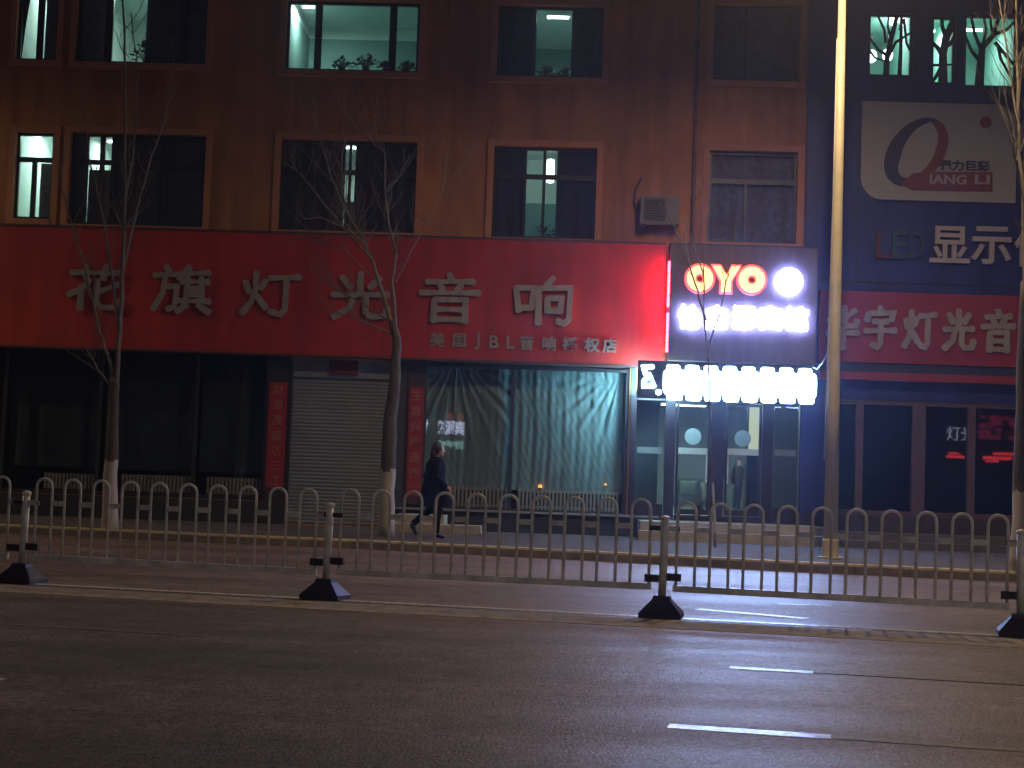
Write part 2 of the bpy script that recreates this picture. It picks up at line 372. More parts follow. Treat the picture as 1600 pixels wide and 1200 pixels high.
def wall_with_holes(x0, x1, z0, z1, holes, y, th):
    xs = sorted({x0, x1} | {h[0] for h in holes} | {h[1] for h in holes})
    zs = sorted({z0, z1} | {h[2] for h in holes} | {h[3] for h in holes})
    xs = [x for x in xs if x0 <= x <= x1]; zs = [z for z in zs if z0 <= z <= z1]
    idx = {}; mb = MB(); mb2 = mb
    def vid(x, z, yy):
        k = (x, z, yy)
        if k not in idx: idx[k] = len(mb.v); mb.v.append((x, yy, z))
        return idx[k]
    inside = lambda x, z: any(h[0] < x < h[1] and h[2] < z < h[3] for h in holes)
    for i in range(len(xs)-1):
        for j in range(len(zs)-1):
            if inside((xs[i]+xs[i+1])/2, (zs[j]+zs[j+1])/2): continue
            q = [(xs[i],zs[j]),(xs[i+1],zs[j]),(xs[i+1],zs[j+1]),(xs[i],zs[j+1])]
            mb.f.append(tuple(vid(x,z,y) for x,z in q)); mb.f.append(tuple(vid(x,z,y+th) for x,z in q[::-1]))
    for hx0, hx1, hz0, hz1 in holes:
        q = [(hx0,hz0),(hx1,hz0),(hx1,hz1),(hx0,hz1)]
        for k in range(4):
            a, b = q[k], q[(k+1)%4]
            mb.f.append((vid(*a,y), vid(*a,y+th), vid(*b,y+th), vid(*b,y)))
    return mb
wall_with_holes(XL, XS, .1, 14.5, openings + shop_open, D, .25).build('wall', stucco, bA)
MB().box(XL, XS, D-.25, D+20, 14.5, 14.75).build('roof', mat('roof_concrete', (.2,.19,.18), .85), bA)
MB().box(XL, XS, D+19.7, D+20, .1, 14.5).box(XL, XL+.25, D+.25, D+19.7, .1, 14.5).build('rear_wall', stucco, bA)

def room(r, parent, depth=3.6, up=.45, m_hi=None, m_lo=None, split=None, side=.1, down=.5, y=None):
    x0, x1, z0, z1 = r; x0 -= side; x1 += side; z1 += up; zb = z0 - down; y0 = (y or D)+.252; y1 = y0+depth
    sp = split or z0
    hi, lo = MB(), MB()
    for mb, a, b in ((hi, sp, z1), (lo, zb, sp)):
        mb.add([(x0,y0,a),(x0,y1,a),(x1,y1,a),(x1,y0,a),(x0,y0,b),(x0,y1,b),(x1,y1,b),(x1,y0,b)], [(0,1,5,4),(1,2,6,5),(2,3,7,6)])
    hi.add([(x0,y0,z1),(x0,y1,z1),(x1,y1,z1),(x1,y0,z1)], [(0,1,2,3)])
    lo.add([(x0,y0,zb),(x0,y1,zb),(x1,y1,zb),(x1,y0,zb)], [(0,1,2,3)])
    o = hi.build('room', m_hi or wall_up, parent); lo.build('wainscot', m_lo or wall_lo, o)
    return o
def curtain(x0, x1, z0, z1, y, m, parent, name='curtain', amp=.03, freq=9.0, slant=0, seed=0):
    r = random.Random(seed*31+5); n = max(6, int((x1-x0)*freq*6)); k = 8; mb = MB()
    ph = [r.uniform(0, 6.28) for _ in range(4)]
    for j in range(k+1):
        t = j/k
        for i in range(n+1):
            s = i/n; x = x0 + (x1-x0)*s + slant*(1-t)*(s)
            yy = y + amp*(math.sin(x*freq*2*math.pi*.5+ph[0]+.5*math.sin(t*2+ph[1])) + .5*math.sin(x*freq*1.37*math.pi+ph[2]+t))*(1.1-.5*t)
            mb.v.append((x, yy, z0 + (z1-z0)*t))
    w_ = n+1
    for j in range(k):
        for i in range(n): mb.f.append((j*w_+i, j*w_+i+1, (j+1)*w_+i+1, (j+1)*w_+i))
    return mb.build(name, m, parent, smooth=True)
def window(r, mull, transom=None, trim=True, parent=None, lowmull=None, y=D, glassm=None, frm=None):
    x0, x1, z0, z1 = r; fw = .055; mb = MB()
    mb.box(x0, x0+fw, y+.08, y+.15, z0, z1).box(x1-fw, x1, y+.08, y+.15, z0, z1)
    mb.box(x0+fw, x1-fw, y+.08, y+.15, z0, z0+fw).box(x0+fw, x1-fw, y+.08, y+.15, z1-fw, z1)
    for m_, wd in mull: mb.box(m_-wd/2, m_+wd/2, y+.083, y+.147, z0+fw, (transom-.05 if transom and lowmull else z1-fw))
    if transom: mb.box(x0+fw, x1-fw, y+.086, y+.144, transom-.05, transom+.05)
    o = mb.build('window', frm or frame_dk, parent)
    MB().box(x0+fw, x1-fw, y+.112, y+.118, z0+fw, z1-fw).build('pane', glassm or pane_g, o)
    if trim:
        t, p = .13, .055
        s = MB().box(x0-t, x0-.004, y-p, y+.0, z0-t, z1+t).box(x1+.004, x1+t, y-p, y, z0-t, z1+t)
        s.box(x0-.004, x1+.004, y-p-.003, y, z1+.004, z1+t).box(x0-.004, x1+.004, y-p-.02, y, z0-t, z0-.004)
        s.build('surround', trimm, o)
    return o
X = lambda px, py=200, y=D: W(px, py, y).x
Zp = lambda px, py, y=D: W(px, py, y).z
LG = 'ceiling lamps in the upstairs rooms'
def ceiling_lamp(x, y, z, label, power=30, length=.9, c=(.74,1,.92), size=.3, vertical=False):
    e = empty('ceiling_light', (x, y, z), label, 'ceiling light')
    MB().box(x-length/2, x+length/2, y-.05, y+.05, z-.03, z).build('housing', mat('white_enamel', (.8,.8,.78), .4), e)
    MB().tube([(x-length/2+.02, y, z-.06), (x+length/2-.02, y, z-.06)], .022, 10).build('tube', ceil_e, e)
    ld = bpy.data.lights.new('room_light', 'AREA'); ld.shape = 'RECTANGLE'; ld.size = length; ld.size_y = .15; ld.energy = power*1.5; ld.color = c
    lo = bpy.data.objects.new('room_light', ld); col.objects.link(lo); lo.parent = e; lo.location = (0, 0, -.1)
    return e
def sill_plant(x, y, z, h, label, seed, n=60):
    r = random.Random(seed); e = empty('potted_plant', (x, y, z), label, 'plant', 'potted plants on the window sills')
    MB().lathe([(.05,0),(.075,.12),(.08,.12),(.08,.14),(.06,.14)], 12, (x,y,z)).build('pot', mat('plant_pot', (.12,.1,.09), .6), e)
    mb = MB()
    for _ in range(n):
        a, el, L = r.uniform(0,6.28), r.uniform(.15,1.4), r.uniform(.4,1)*h
        d = Vector((math.cos(a)*math.cos(el), math.sin(a)*math.cos(el)*.6, math.sin(el)))
        p0 = Vector((x,y,z+.13)); p1 = p0 + d*L; s = d.cross(Vector((r.uniform(-1,1), r.uniform(-1,1), .3))).normalized()*r.uniform(.02,.045)
        mb.tube([p0, p1], .004, 4)
        q = p1 + d*.09 - Vector((0,0,.02))
        mb.add([p1, p1+(q-p1)*.5+s, q, p1+(q-p1)*.5-s], [(0,1,2,3)])
    mb.build('foliage', mat('house_plant_leaf', (.05,.10,.05), .6, .3), e)

# --- second floor windows
tr2 = lambda k, px, py: Zp(px, py)
r = WR['2a']; o = window(r, [(X(50,290),.1)], Zp(50,248), True, bA, lowmull=True); room(r, bA, 3, split=r[2]-.3)
ceiling_lamp(X(52), D+1.6, r[3]+.36, 'tube lamp in the bright white room at the far left of the second floor', 40)
curtain(X(57,300), r[1]-.03, r[2], Zp(50,252), D+.2, mat('sheer_curtain', (.5,.55,.5), .8, .15), o, freq=6, amp=.015)
r = WR['2b']; o = window(r, [(X(155,300),.1),(X(255,300),.07)], Zp(150,252), True, bA); room(r, bA, 3.2, split=r[2]+.6)
ceiling_lamp(X(150), D+2.2, r[3]+.36, 'tube lamp seen through the gap beside the dark curtains of the wide window', 36)
curtain(X(166,300), r[1]+.05, r[2]-.1, r[3]+.1, D+.2, cur_dk, o, freq=5, seed=2)
curtain(r[0]-.05, X(131,300), r[2]-.1, r[3]+.1, D+.2, cur_dk, o, freq=5, seed=3)
curtain(X(131,320), X(166,320), r[2]-.1, Zp(150,262), D+.24, mat('net_curtain', (.22,.21,.2), .8, .2), o, freq=7, amp=.012, seed=4)
r = WR['2c']; o = window(r, [(X(545,290),.06),(X(600,290),.06)], Zp(540,268), True, bA); room(r, bA, 3, split=r[2]+.6)
ceiling_lamp(X(541), D+1.8, r[3]+.3, 'tube lamp seen through the narrow slit between dark curtains behind the tall bare tree', 20)
curtain(r[0]-.05, X(536,290), r[2]-.1, r[3]+.1, D+.2, cur_dk, o, freq=5, seed=5)
curtain(X(552,290), r[1]+.05, r[2]-.1, r[3]+.1, D+.2, cur_dk, o, freq=5, seed=6)
curtain(X(535,330), X(553,330), r[2]-.1, Zp(540,312), D+.23, cur_lace, o, freq=5, seed=7, amp=.01)
r = WR['2d']; o = window(r, [(X(851,250),.06),(X(820,300),.05)], Zp(845,275), True, bA); room(r, bA, 3.2, split=Zp(845,318,D+3.45))
e = empty('ceiling_light', (X(861), D+1.2, Zp(861,238)), 'bright upright lamp behind the top pane of the window nearest the air conditioner', 'ceiling light')
zz = Zp(861,252); MB().lathe([(.02,.3),(.08,.28),(.085,.0),(.08,-.2),(.02,-.22)], 14, (X(861), D+1.2, zz)).build('tube', emit('lamp_shade_glow', (.75,1,.92), 5), e)
ld = bpy.data.lights.new('room_light', 'POINT'); ld.energy = 22; ld.color = (.7,1,.92); ld.shadow_soft_size = .1
lo = bpy.data.objects.new('room_light', ld); col.objects.link(lo); lo.parent = e; lo.location = (-.35, .3, .1)
curtain(r[0]-.05, X(820,300), r[2]-.1, r[3]+.1, D+.2, cur_dk, o, freq=5, seed=8)
curtain(X(869,300), r[1]+.05, r[2]-.1, r[3]+.1, D+.2, cur_dk, o, freq=5, seed=9)
sill_plant(X(848,355), D+.45, r[2]+.0, .22, 'small leafy plant low in the lamp-lit window nearest the air conditioner', 1, 30)
r = WR['2e']; o = window(r, [(X(1165,330),.06)], Zp(1170,283), True, bA, lowmull=True); room(r, bA, 1.2, m_hi=cur_dk, m_lo=cur_dk)
curtain(r[0]-.05, r[1]+.05, r[2]-.1, r[3]+.1, D+.2, cur_lace, o, freq=4, amp=.03, seed=10)
# --- third floor windows
r = WR['3a']; o = window(r, [(X(60,60),.13)], None, True, bA); room(r, bA, 3, split=r[2]-.3)
ceiling_lamp(X(50), D+1.6, r[3]+.3, 'tube lamp in the half curtained corner room at the top left', 16)
curtain(X(66,50), r[1]+.05, r[2]-.1, r[3]+.1, D+.2, cur_lace, o, freq=5, seed=11, amp=.02)
curtain(r[0]-.05, X(46,10), r[2]-.1, r[3]+.1, D+.21, cur_dk, o, freq=5, seed=12, slant=-.22)
r = WR['3b']; o = window(r, [(X(168,50),.16),(X(285,50),.14)], None, True, bA); room(r, bA, 4, split=r[2]-.3)
ceiling_lamp(X(215), D+2, r[3]+.36, 'tube lamp in the wide half curtained room at the top left', 34)
curtain(r[0]-.05, X(165,50), r[2]-.1, r[3]+.1, D+.2, cur_lace, o, freq=4, seed=13, amp=.02)
curtain(X(224,50), r[1]+.05, r[2]-.1, r[3]+.1, D+.21, mat('grey_net_curtain', (.10,.125,.12), .85, .3), o, freq=4, seed=14, amp=.02)
sill_plant(X(222,90), D+.32, r[2], .42, 'bushy dark plant on the sill of the wide top left window', 2, 80)
r = WR['3c']; o = window(r, [(X(496,60),.14),(X(613,60),.15)], None, True, bA); room(r, bA, 4.2, split=Zp(550,62,D+4.45), up=.75, side=.3)
ceiling_lamp(W(482,12,D+2.6).x, D+2.6, W(482,10,D+2.6).z+.04, 'glaring tube lamp in the uncurtained teal room on the top floor', 52, .3)
ld = bpy.data.lights.new('x', 'POINT'); bpy.data.lights.remove(ld)
for i, (px, h) in enumerate(((530,.2),(568,.3),(600,.14),(632,.16))):
    sill_plant(X(px,105), D+.33, r[2]+.02, h, ['low bushy plant at the left of the teal room sill', 'tallest leafy plant in the middle of the teal room sill', 'small plant beside the right mullion of the teal room', 'small plant in the right pane of the teal room'][i], 10+i, 50)
r = WR['3d']; o = window(r, [(X(834,60),.09),(X(897,60),.09)], None, True, bA); room(r, bA, 4, split=Zp(865,70,D+4.25), up=.3)
ceiling_lamp(X(865), D+1.4, r[3]+.24, 'tube lamp in the room with dark side curtains on the top floor', 34, .5)
curtain(r[0]-.05, X(838,60), r[2]-.1, r[3]+.1, D+.2, cur_dk, o, freq=5, seed=15)
curtain(X(893,60), r[1]+.05, r[2]-.1, r[3]+.1, D+.2, cur_dk, o, freq=5, seed=16)
sill_plant(X(852,115), D+.38, r[2], .2, 'dark leafy plant at the left of the dark curtained top floor window', 20, 60)
sill_plant(X(880,115), D+.38, r[2], .16, 'dark leafy plant at the right of the dark curtained top floor window', 21, 50)
r = WR['3e']; o = window(r, [(X(1165,60),.06)], None, True, bA); room(r, bA, 1.2, m_hi=cur_dk, m_lo=cur_dk)
curtain(r[0]-.05, r[1]+.05, r[2]-.1, r[3]+.1, D+.2, mat('grey_curtain', (.13,.12,.14), .85, .25), o, freq=5, seed=17)

# --- left shop front: dark glazing with drawn green curtains
def shop_window(pxs, ztop, zbot, parent, mcur, seed, clabel=None):
    xs = [X(p, 650) for p in pxs]; fw = .035; mb = MB()
    for i, x in enumerate(xs): mb.box(x-fw, x+fw, D+.06, D+.14, zbot+.06, ztop-.06)
    mb.box(xs[0]-fw, xs[-1]+fw, D+.057, D+.143, ztop-.06, ztop).box(xs[0]-fw, xs[-1]+fw, D+.057, D+.143, zbot, zbot+.06)
    o = mb.build('shop_window', frame_dk, parent)
    for a, b in zip(xs, xs[1:]): MB().box(a+fw, b-fw, D+.097, D+.103, zbot+.06, ztop-.06).build('pane', shop_g, o)
    return o, xs
sw, xs = shop_window((4, 154, 305, 414), 3.6, .62, bA, None, 1)
green_cur = mat('green_shop_curtain', (.05, .085, .09), .8, .2, 4)
for i in range(3): curtain(xs[i]+.05, xs[i+1]-.05, 1.15, 3.6, D+.34, green_cur, sw, freq=3.2, amp=.025, seed=30+i)
MB().box(-12, 1.95, D+.8, D+.85, .1, 3.8).build('back_wall', mat('shop_back_wall', (.06,.06,.06), .8), bA)
MB().box(-21, X(452,700)-.005, D-.03, D-.001, .15, .595).box(X(416,700), X(452,700)-.065, D-.01, D-.001, .6, 3.66).box(-21, -11.92, D-.02, D-.001, .6, 3.66).build('dado', mat('dark_dado', (.035,.035,.04), .4, .2), bA)
def drape(x0, x1, z0, z1, y, m, parent, seed, anchor):   # satin sheet, folds fan out of one upper corner
    mb = MB(); n, k = 150, 50; r = random.Random(seed); ph = [r.uniform(0,6) for _ in range(6)]
    for j in range(k+1):
        t = j/k; z = z0+(z1-z0)*t
        for i in range(n+1):
            s = i/n; x = x0+(x1-x0)*s
            dx, dz = x-anchor[0], anchor[1]-z
            ang = math.atan2(dx, max(dz, .02)); rr = math.hypot(dx, dz)
            fan = (math.sin(ang*31+ph[0]+.6*math.sin(rr*3))+.5*math.sin(ang*53+ph[3]))*.025*min(1, rr/1.0)*math.exp(-max(0,rr-1.0)*1.1)
            ver = (math.sin(x*21+ph[1]+1.1*math.sin(z*1.5+ph[2])) + .7*math.sin(x*43+ph[3]+.8*math.sin(z*2.3)))*.0065
            big = .022*math.sin(x*3.1+ph[4]+.8*z)
            crk = .006*math.sin(x*41+z*9+ph[5])*math.sin(z*13+x*5)
            mb.v.append((x, y - fan - ver - big - crk, z))
    w_ = n+1
    for j in range(k):
        for i in range(n): mb.f.append((j*w_+i, j*w_+i+1, (j+1)*w_+i+1, (j+1)*w_+i))
    return mb.build('curtain', m, parent, smooth=True)
sw, xs = shop_window((640, 800, 980), 3.5, .56, bA, None, 2)
satin = mat('teal_satin_curtain', (.32, .46, .48), .5, .1, 3)
drape(xs[0]+.04, xs[1]-.02, 1.02, 3.46, D+.25, satin, sw, 3, (xs[0]+.9, 3.7))
drape(xs[1]+.02, xs[2]-.04, 1.0, 3.46, D+.25, satin, sw, 4, (xs[2]-.1, 3.6))
MB().box(X(614,800), 1.94, D-.03, D+.05, .15, .54).build('dado', mat('dark_dado', (.035,.035,.04), .4, .2), bA)
MB().box(X(614,800), 1.94, D-.10, D+.056, .54, .575).build('sill', mat('sill_stone', (.22,.2,.2), .6), bA)
# radiators behind the glass
rad_m = mat('white_radiator', (.62,.62,.58), .4, .05)
def radiator(x0, x1, z0, z1, label):
    e = empty('radiator', ((x0+x1)/2, D+.24, z0), label, 'radiator', 'radiators behind the shop glass')
    fins = MB(); n = int((x1-x0)/.075)
    for i in range(n):
        x = x0 + (x1-x0)*(i+.5)/n
        fins.box(x-.022, x+.022, D+.2, D+.28, z0+.02, z1-.02)
    fins.build('fins', rad_m, e)
    MB().tube([(x0,D+.24,z0+.07),(x1,D+.24,z0+.07)], .018, 8).tube([(x0,D+.24,z1-.07),(x1,D+.24,z1-.07)], .018, 8).build('header_pipe', rad_m, e)
radiator(X(706,770), X(793,770), .6, Zp(750,759), 'white ribbed radiator behind the glass to the right of the walking woman')
radiator(X(808,780), X(968,780), .6, Zp(880,764), 'long white ribbed radiator below the teal satin curtain nearest the hotel')
radiator(X(62,760), X(148,760), .68, Zp(100,738), 'dim radiator at the far left behind dark glass')
radiator(X(184,760), X(300,760), .68, Zp(240,741), 'dim radiator behind dark glass just right of the left tree')
radiator(X(318,760), X(412,760), .68, Zp(365,745), 'dim radiator behind dark glass beside the left red couplet')
for px, py, r_, lab in ((844,760,.045,'larger of two small orange glows just above the long white radiator'), (946,757,.025,'smaller of two small orange glows just above the long white radiator')):
    p = W(px, py, D+.2); e = empty('orange_glow', p, lab, 'lamp')  # small glowing orange ball behind the glass
    MB().ball(p, r_, 12, 8, (1,.6,.8)).build('glow_ball', emit('orange_ball_glow', (1,.30,.04), 3), e, True)
    MB().box(p.x-r_*.7, p.x+r_*.7, p.y-.015, p.y+.015, p.z-r_*1.5, p.z-r_*.7).build('foot_block', frame_dk, e)
# roller shutter
sx0, sx1 = X(454,680), X(610,680)
sh = MB(); z = .17
while z < 3.14:
    sh.prism_xz
    sh.add([(sx0,D+.10,z),(sx1,D+.10,z),(sx1,D+.088,z+.02),(sx0,D+.088,z+.02),(sx1,D+.085,z+.055),(sx0,D+.085,z+.055),(sx1,D+.10,z+.075),(sx0,D+.10,z+.075)],
           [(0,1,2,3),(3,2,4,5),(5,4,6,7)]); z += .075
so = sh.build('roller_shutter', mat('grey_shutter_metal', (.24,.26,.31), .45, .12, 2, 0, .2), bA)
MB().box(sx0-.0, sx1, D+.03, D+.25, 3.15, 3.5).build('shutter_box', mat('grey_shutter_metal', (.3,.3,.3), .5), so)
MB().box(sx0-.06, sx0, D-.02, D+.2, .15, 3.5).box(sx1, sx1+.06, D-.02, D+.2, .15, 3.5).build('guide_rail', frame_dk, so)
MB().box(sx0, sx1, D+.06, D+.11, .152, .19).build('bottom_bar', frame_dk, so)
rr = rect(515,563,560,586, D-.02); pl = empty('door_plaque', ((rr[0]+rr[1])/2, D, rr[2]), 'small dark red paper plaque above the grey roller shutter', 'plaque')
MB().box(rr[0], rr[1], D-.02, D+.028, rr[2], rr[3]).build('plate', mat('dark_red_paper', (.13,.02,.025), .7), pl)
# red couplets
def couplet(px, chars, label):
    r_ = rect(*px, D-.02); e = empty('couplet_banner', ((r_[0]+r_[1])/2, D-.01, r_[2]), label, 'banner', 'red couplets beside the shutter')
    MB().box(r_[0], r_[1], D-.022, D-.004, r_[2], r_[3]).build('paper', mat('red_paper', (.30,.018,.03), .6, .15), e)
    n = len(chars); h = (r_[3]-r_[2])/n; g = None; mb = MB()
    for i, c_ in enumerate(chars):
        t = text_mb(c_, h*.72, (r_[0]+r_[1])/2, r_[3]-h*(i+.5), D-.027, .006, .004); t.build('character', mat('gold_ink', (.36,.13,.09), .5, .2), e)
    MB().box(r_[0]-.05, r_[1]+.05, D-.004, D+.06, r_[2]-.15, 3.55).build('post', mat('dark_pilaster', (.05,.03,.035), .6), e)
couplet((418,597,446,763), '财源茂盛达三江', 'dark red couplet strip on the left of the grey roller shutter')
couplet((637,605,660,776), '生意兴隆通四海', 'brighter red couplet strip on the right of the shutter, behind the tree')
for xa, xb, zt in ((X(612,700), X(636,700)-.055, 3.6), (X(984,700)-.01, X(991,700), 3.6), (X(1262,700), XS, 3.2)):
    MB().box(xa, xb, D-.018, D-.002, .15, zt).build('pilaster', mat('grey_pilaster', (.05,.048,.055), .7), bA)

# --- hotel entrance
hz0, hz1 = .52, 3.0
fr = MB()
for a, b in ((983,992),(1038,1054),(1110,1131),(1190,1207),(1248,1264)):
    fr.box(X(a,720), X(b,720), D-.04, D+.14, hz0, hz1)
fr.box(X(992,720), X(1248,720), D-.02, D+.12, hz1-.1, hz1+.12)
fr.box(X(1055,720), X(1190,720), D-.0, D+.1, hz0, hz0+.1).box(X(992,720), X(1037,720), D-.0, D+.1, hz0, hz0+.3).box(X(1208,720), X(1247,720), D, D+.1, hz0, hz0+.3)
ef = fr.build('entrance_frame', purple_fr, bA)
MB().box(X(1107,715), X(1134,715), D-.1, D-.043, Zp(1120,748), Zp(1120,686)).build('lock_cover', purple_fr, ef)
for a, b in ((992,1038),(1208,1247)):
    MB().box(X(a,720)+.01, X(b,720)-.01, D+.03, D+.04, hz0+.3, hz1-.1).build('side_pane', shop_g, ef)
for a, b, hx in ((1055,1110,1104),(1132,1190,1137)):
    d_ = MB(); xa, xb = X(a,720)+.01, X(b,720)-.01
    d_.box(xa, xa+.05, D+.03, D+.07, hz0+.11, hz1-.11).box(xb-.05, xb, D+.03, D+.07, hz0+.11, hz1-.11)
    d_.box(xa+.05, xb-.05, D+.033, D+.067, hz1-.17, hz1-.11).box(xa+.05, xb-.05, D+.033, D+.067, hz0+.11, hz0+.22)
    do = d_.build('glass_door', purple_fr, bA)
    MB().box(xa+.05, xb-.05, D+.045, D+.055, hz0+.22, hz1-.17).build('pane', shop_g, do)
    MB().tube([(X(hx,720), D-.03, hz0+.75), (X(hx,720), D-.03, hz0+1.45)], .016, 8).build('handle', steel_w, do)
    cx, cz = (X(1083,682), Zp(1083,682)) if a == 1055 else (X(1161,685), Zp(1161,685))
    MB().add([(cx+.165*math.cos(t*math.pi/16), D+.043, cz+.165*math.sin(t*math.pi/16)) for t in range(32)] + [(cx+.165*math.cos(t*math.pi/16), D+.0445, cz+.165*math.sin(t*math.pi/16)) for t in range(32)],
             [tuple(range(32)), tuple(range(63,31,-1))] + [(i, 32+i, 32+(i+1)%32, (i+1)%32) for i in range(32)]).build('sticker', mat('frosted_sticker', (.42,.48,.45), .6, .1), do)
st = MB()
for a, b in ((994,1036),(1056,1108),(1134,1189),(1209,1246)):
    st.box(X(a,705)+.02, X(b,705)-.02, D+.0415, D+.0435, Zp((a+b)/2,711+(a-1120)*.02), Zp((a+b)/2,701+(a-1120)*.02))
st.build('frosted_band', mat('frosted_sticker', (.42,.48,.45), .6, .1), ef)
# lobby
LX0, LX1, LY1 = X(986,700), X(1262,700)-.02, D+13
lob = MB().add([(LX0,D+.26,hz0),(LX1,D+.26,hz0),(LX1+1,LY1,hz0+.06),(LX0-1,LY1,hz0+.06)], [(0,1,2,3)])
lob.build('lobby_floor', mat('lobby_tile', (.3,.32,.3), .3, .1, 2), bA)
lw = MB().add([(LX0,D+.26,hz0),(LX0,D+.26,3.4),(LX0-1,LY1,hz0),(LX0-1,LY1,3.4),(LX1,D+.26,hz0),(LX1,D+.26,3.4),(LX1+1,LY1,hz0),(LX1+1,LY1,3.4)],
     [(0,1,3,2),(4,6,7,5),(2,3,7,6),(1,5,7,3)])
lw.build('lobby_wall', mat('lobby_wallpaper', (.24,.30,.29), .7, .1, 2), bA)
yb = D+6.0
px0, px1, pz0, pz1 = rect(1170,628,1192,712, yb); lm = empty('light_box', ((px0+px1)/2, yb, .52), 'tall pale yellow lit panel inside the hotel lobby', 'light panel')
MB().box(px0-.03, px1+.03, yb, yb+.08, hz0, pz1+.2).build('case', frame_dk, lm)
MB().box(px0, px1, yb-.01, yb-.002, pz0, pz1+.15).build('panel', emit('panel_glow', (.85,1,.62), .8), lm)
e = ceiling_lamp((LX0+LX1)/2-.2, D+3.2, 3.36, 'tube lamp on the hotel lobby ceiling', 11, 1.2, (.75,1,.88))
e = ceiling_lamp((LX0+LX1)/2, D+9.5, 3.36, 'tube lamp at the rear of the hotel lobby', 85, 1.2, (.75,1,.88))
# armchair + cushion
yc = D+3.0
cx0, cx1, cz0, cz1 = rect(1053,738,1100,785, yc)
ac = empty('armchair', ((cx0+cx1)/2, yc, .53), 'white lobby armchair with curved arms behind the left glass door', 'armchair')
xm = (cx0+cx1)/2; wid = (cx1-cx0)/2; leather = mat('cream_leather', (.5,.52,.48), .5, .08)
MB().box(xm-wid*.72, xm+wid*.72, yc-.3, yc+.28, .78, .95).build('seat', leather, ac)
MB().prism_xz([(xm-wid*.8,.95),(xm+wid*.8,.95),(xm+wid*.95,1.32),(xm+wid*.6,1.36),(xm-wid*.6,1.36),(xm-wid*.95,1.32)], yc+.28, yc+.4).build('backrest', leather, ac)
for s in (-1,1):
    MB().tube([(xm+s*wid*.8,yc-.3,.7),(xm+s*wid*.98,yc-.28,.95),(xm+s*wid*1.0,yc,1.12),(xm+s*wid*.95,yc+.33,1.25)], .055, 10).build('armrest', leather, ac, True)
    for yy in (-.25,.3): MB().tube([(xm+s*wid*.65,yc+yy,.53),(xm+s*wid*.7,yc+yy,.78)], .025, 8).build('leg', frame_dk, ac)
ck = MB(); 
cu = empty('cushion', (xm, yc+.1, .96), 'pale green square cushion propped on the lobby armchair', 'cushion')
n = 10
for sd in (-1, 1):
    for j in range(n+1):
        for i in range(n+1):
            a, b = i/n*2-1, j/n*2-1; bul = .09*((1-a**4)*(1-b**4))**.5; pin = 1-.12*(1-a*a)*abs(b)**3-.12*(1-b*b)*abs(a)**3
            ck.v.append((xm+a*wid*.62*pin*(1-.0*b), yc+.13+.06*b - bul*sd*-1 if sd>0 else yc+.13+.06*b-bul, .97+.36*(b*pin+1)/2))
q = (n+1)**2
for s_ in range(2):
    for j in range(n):
        for i in range(n): ck.f.append(tuple(s_*q+k for k in (j*(n+1)+i, j*(n+1)+i+1, (j+1)*(n+1)+i+1, (j+1)*(n+1)+i)))
ck.build('cover', mat('mint_fabric', (.5,.66,.58), .8, .1), cu, True)
# reception counter
y2 = D+7
rx0, rx1, rz0, rz1 = rect(1166,722,1196,800, y2)
rc = empty('reception_counter', ((rx0+rx1)/2, y2, .53), 'dark reddish reception counter below the yellow panel in the lobby', 'counter')
MB().box(rx0, rx1+.4, y2, y2+.6, .55, rz1-.05).build('body', mat('counter_wood', (.10,.05,.055), .5, .2), rc)
MB().box(rx0-.04, rx1+.44, y2-.04, y2+.64, rz1-.05, rz1).build('top', mat('counter_top', (.25,.2,.2), .3), rc)
MB().box(rx0+.05, rx1+.35, y2-.012, y2-.0, .6, rz1-.15).build('front_panel', mat('counter_panel', (.14,.07,.08), .5), rc)
# entrance steps
stp = MB().box(X(996,800), X(1268,800)+.05, 29.7, D-.045, .1, .5).box(X(996,800)-.05, X(1268,800)+.1, 29.35, 29.7, .1, .33)
stp.build('entrance_step', concrete, bA)
sd = empty('shop_steps', (X(690,820), 30.2, .15), 'pale concrete steps in front of the shop window beside the walking woman', 'steps')
MB().box(X(618,810,30), X(694,810,30), 29.9, 30.86, .14, .46).build('upper_step', concrete, sd)
MB().box(X(618,810,30), X(752,822,29.6), 29.45, 29.9, .14, .30).build('lower_step', concrete, sd)

# ---------------------------------------------------------------- right building, blue
bB = empty('shop_building', (10, 34, .15), 'blue clad building at the right with branch patterned windows above a red shop sign', 'building')
DB = 30.9
wB = {'a': (1357,20,1427,119), 'b': (1456,24,1494,131), 'c': (1507,22,1590,136), 'd': (1322,18,1329,52)}
WB = {k: rect(*v, DB) for k, v in wB.items()}
bx1 = 20.0
shopB = (X(1296,700), 12.0, .75, 3.05)
wall_with_holes(XS+.01, bx1, .1, 14.2, [WB[k] for k in 'abc'] + [shopB], DB, .3).build('wall', blue_clad, bB)
MB().box(XS+.01, bx1, DB-.1, DB+12, 14.2, 14.4).build('roof', mat('roof_concrete', (.2,.19,.18), .85), bB)
MB().box(bx1-.25, bx1, DB+.3, DB+12, .1, 14.2).build('side_wall', blue_clad, bB)
jn = MB()
for zz in (5.4, 9.1, 9.25, 11.4): jn.box(XS+.02, bx1, DB-.012, DB-.001, zz, zz+.03)
for px in (1340, 1600): jn.box(X(px), X(px)+.02, DB-.010, DB-.001, 5.45, 9.09)
jn.build('cladding_joint', mat('joint_dark', (.02,.025,.08), .5), bB)
br_m = mat('branch_film', (.012,.014,.03), .6)
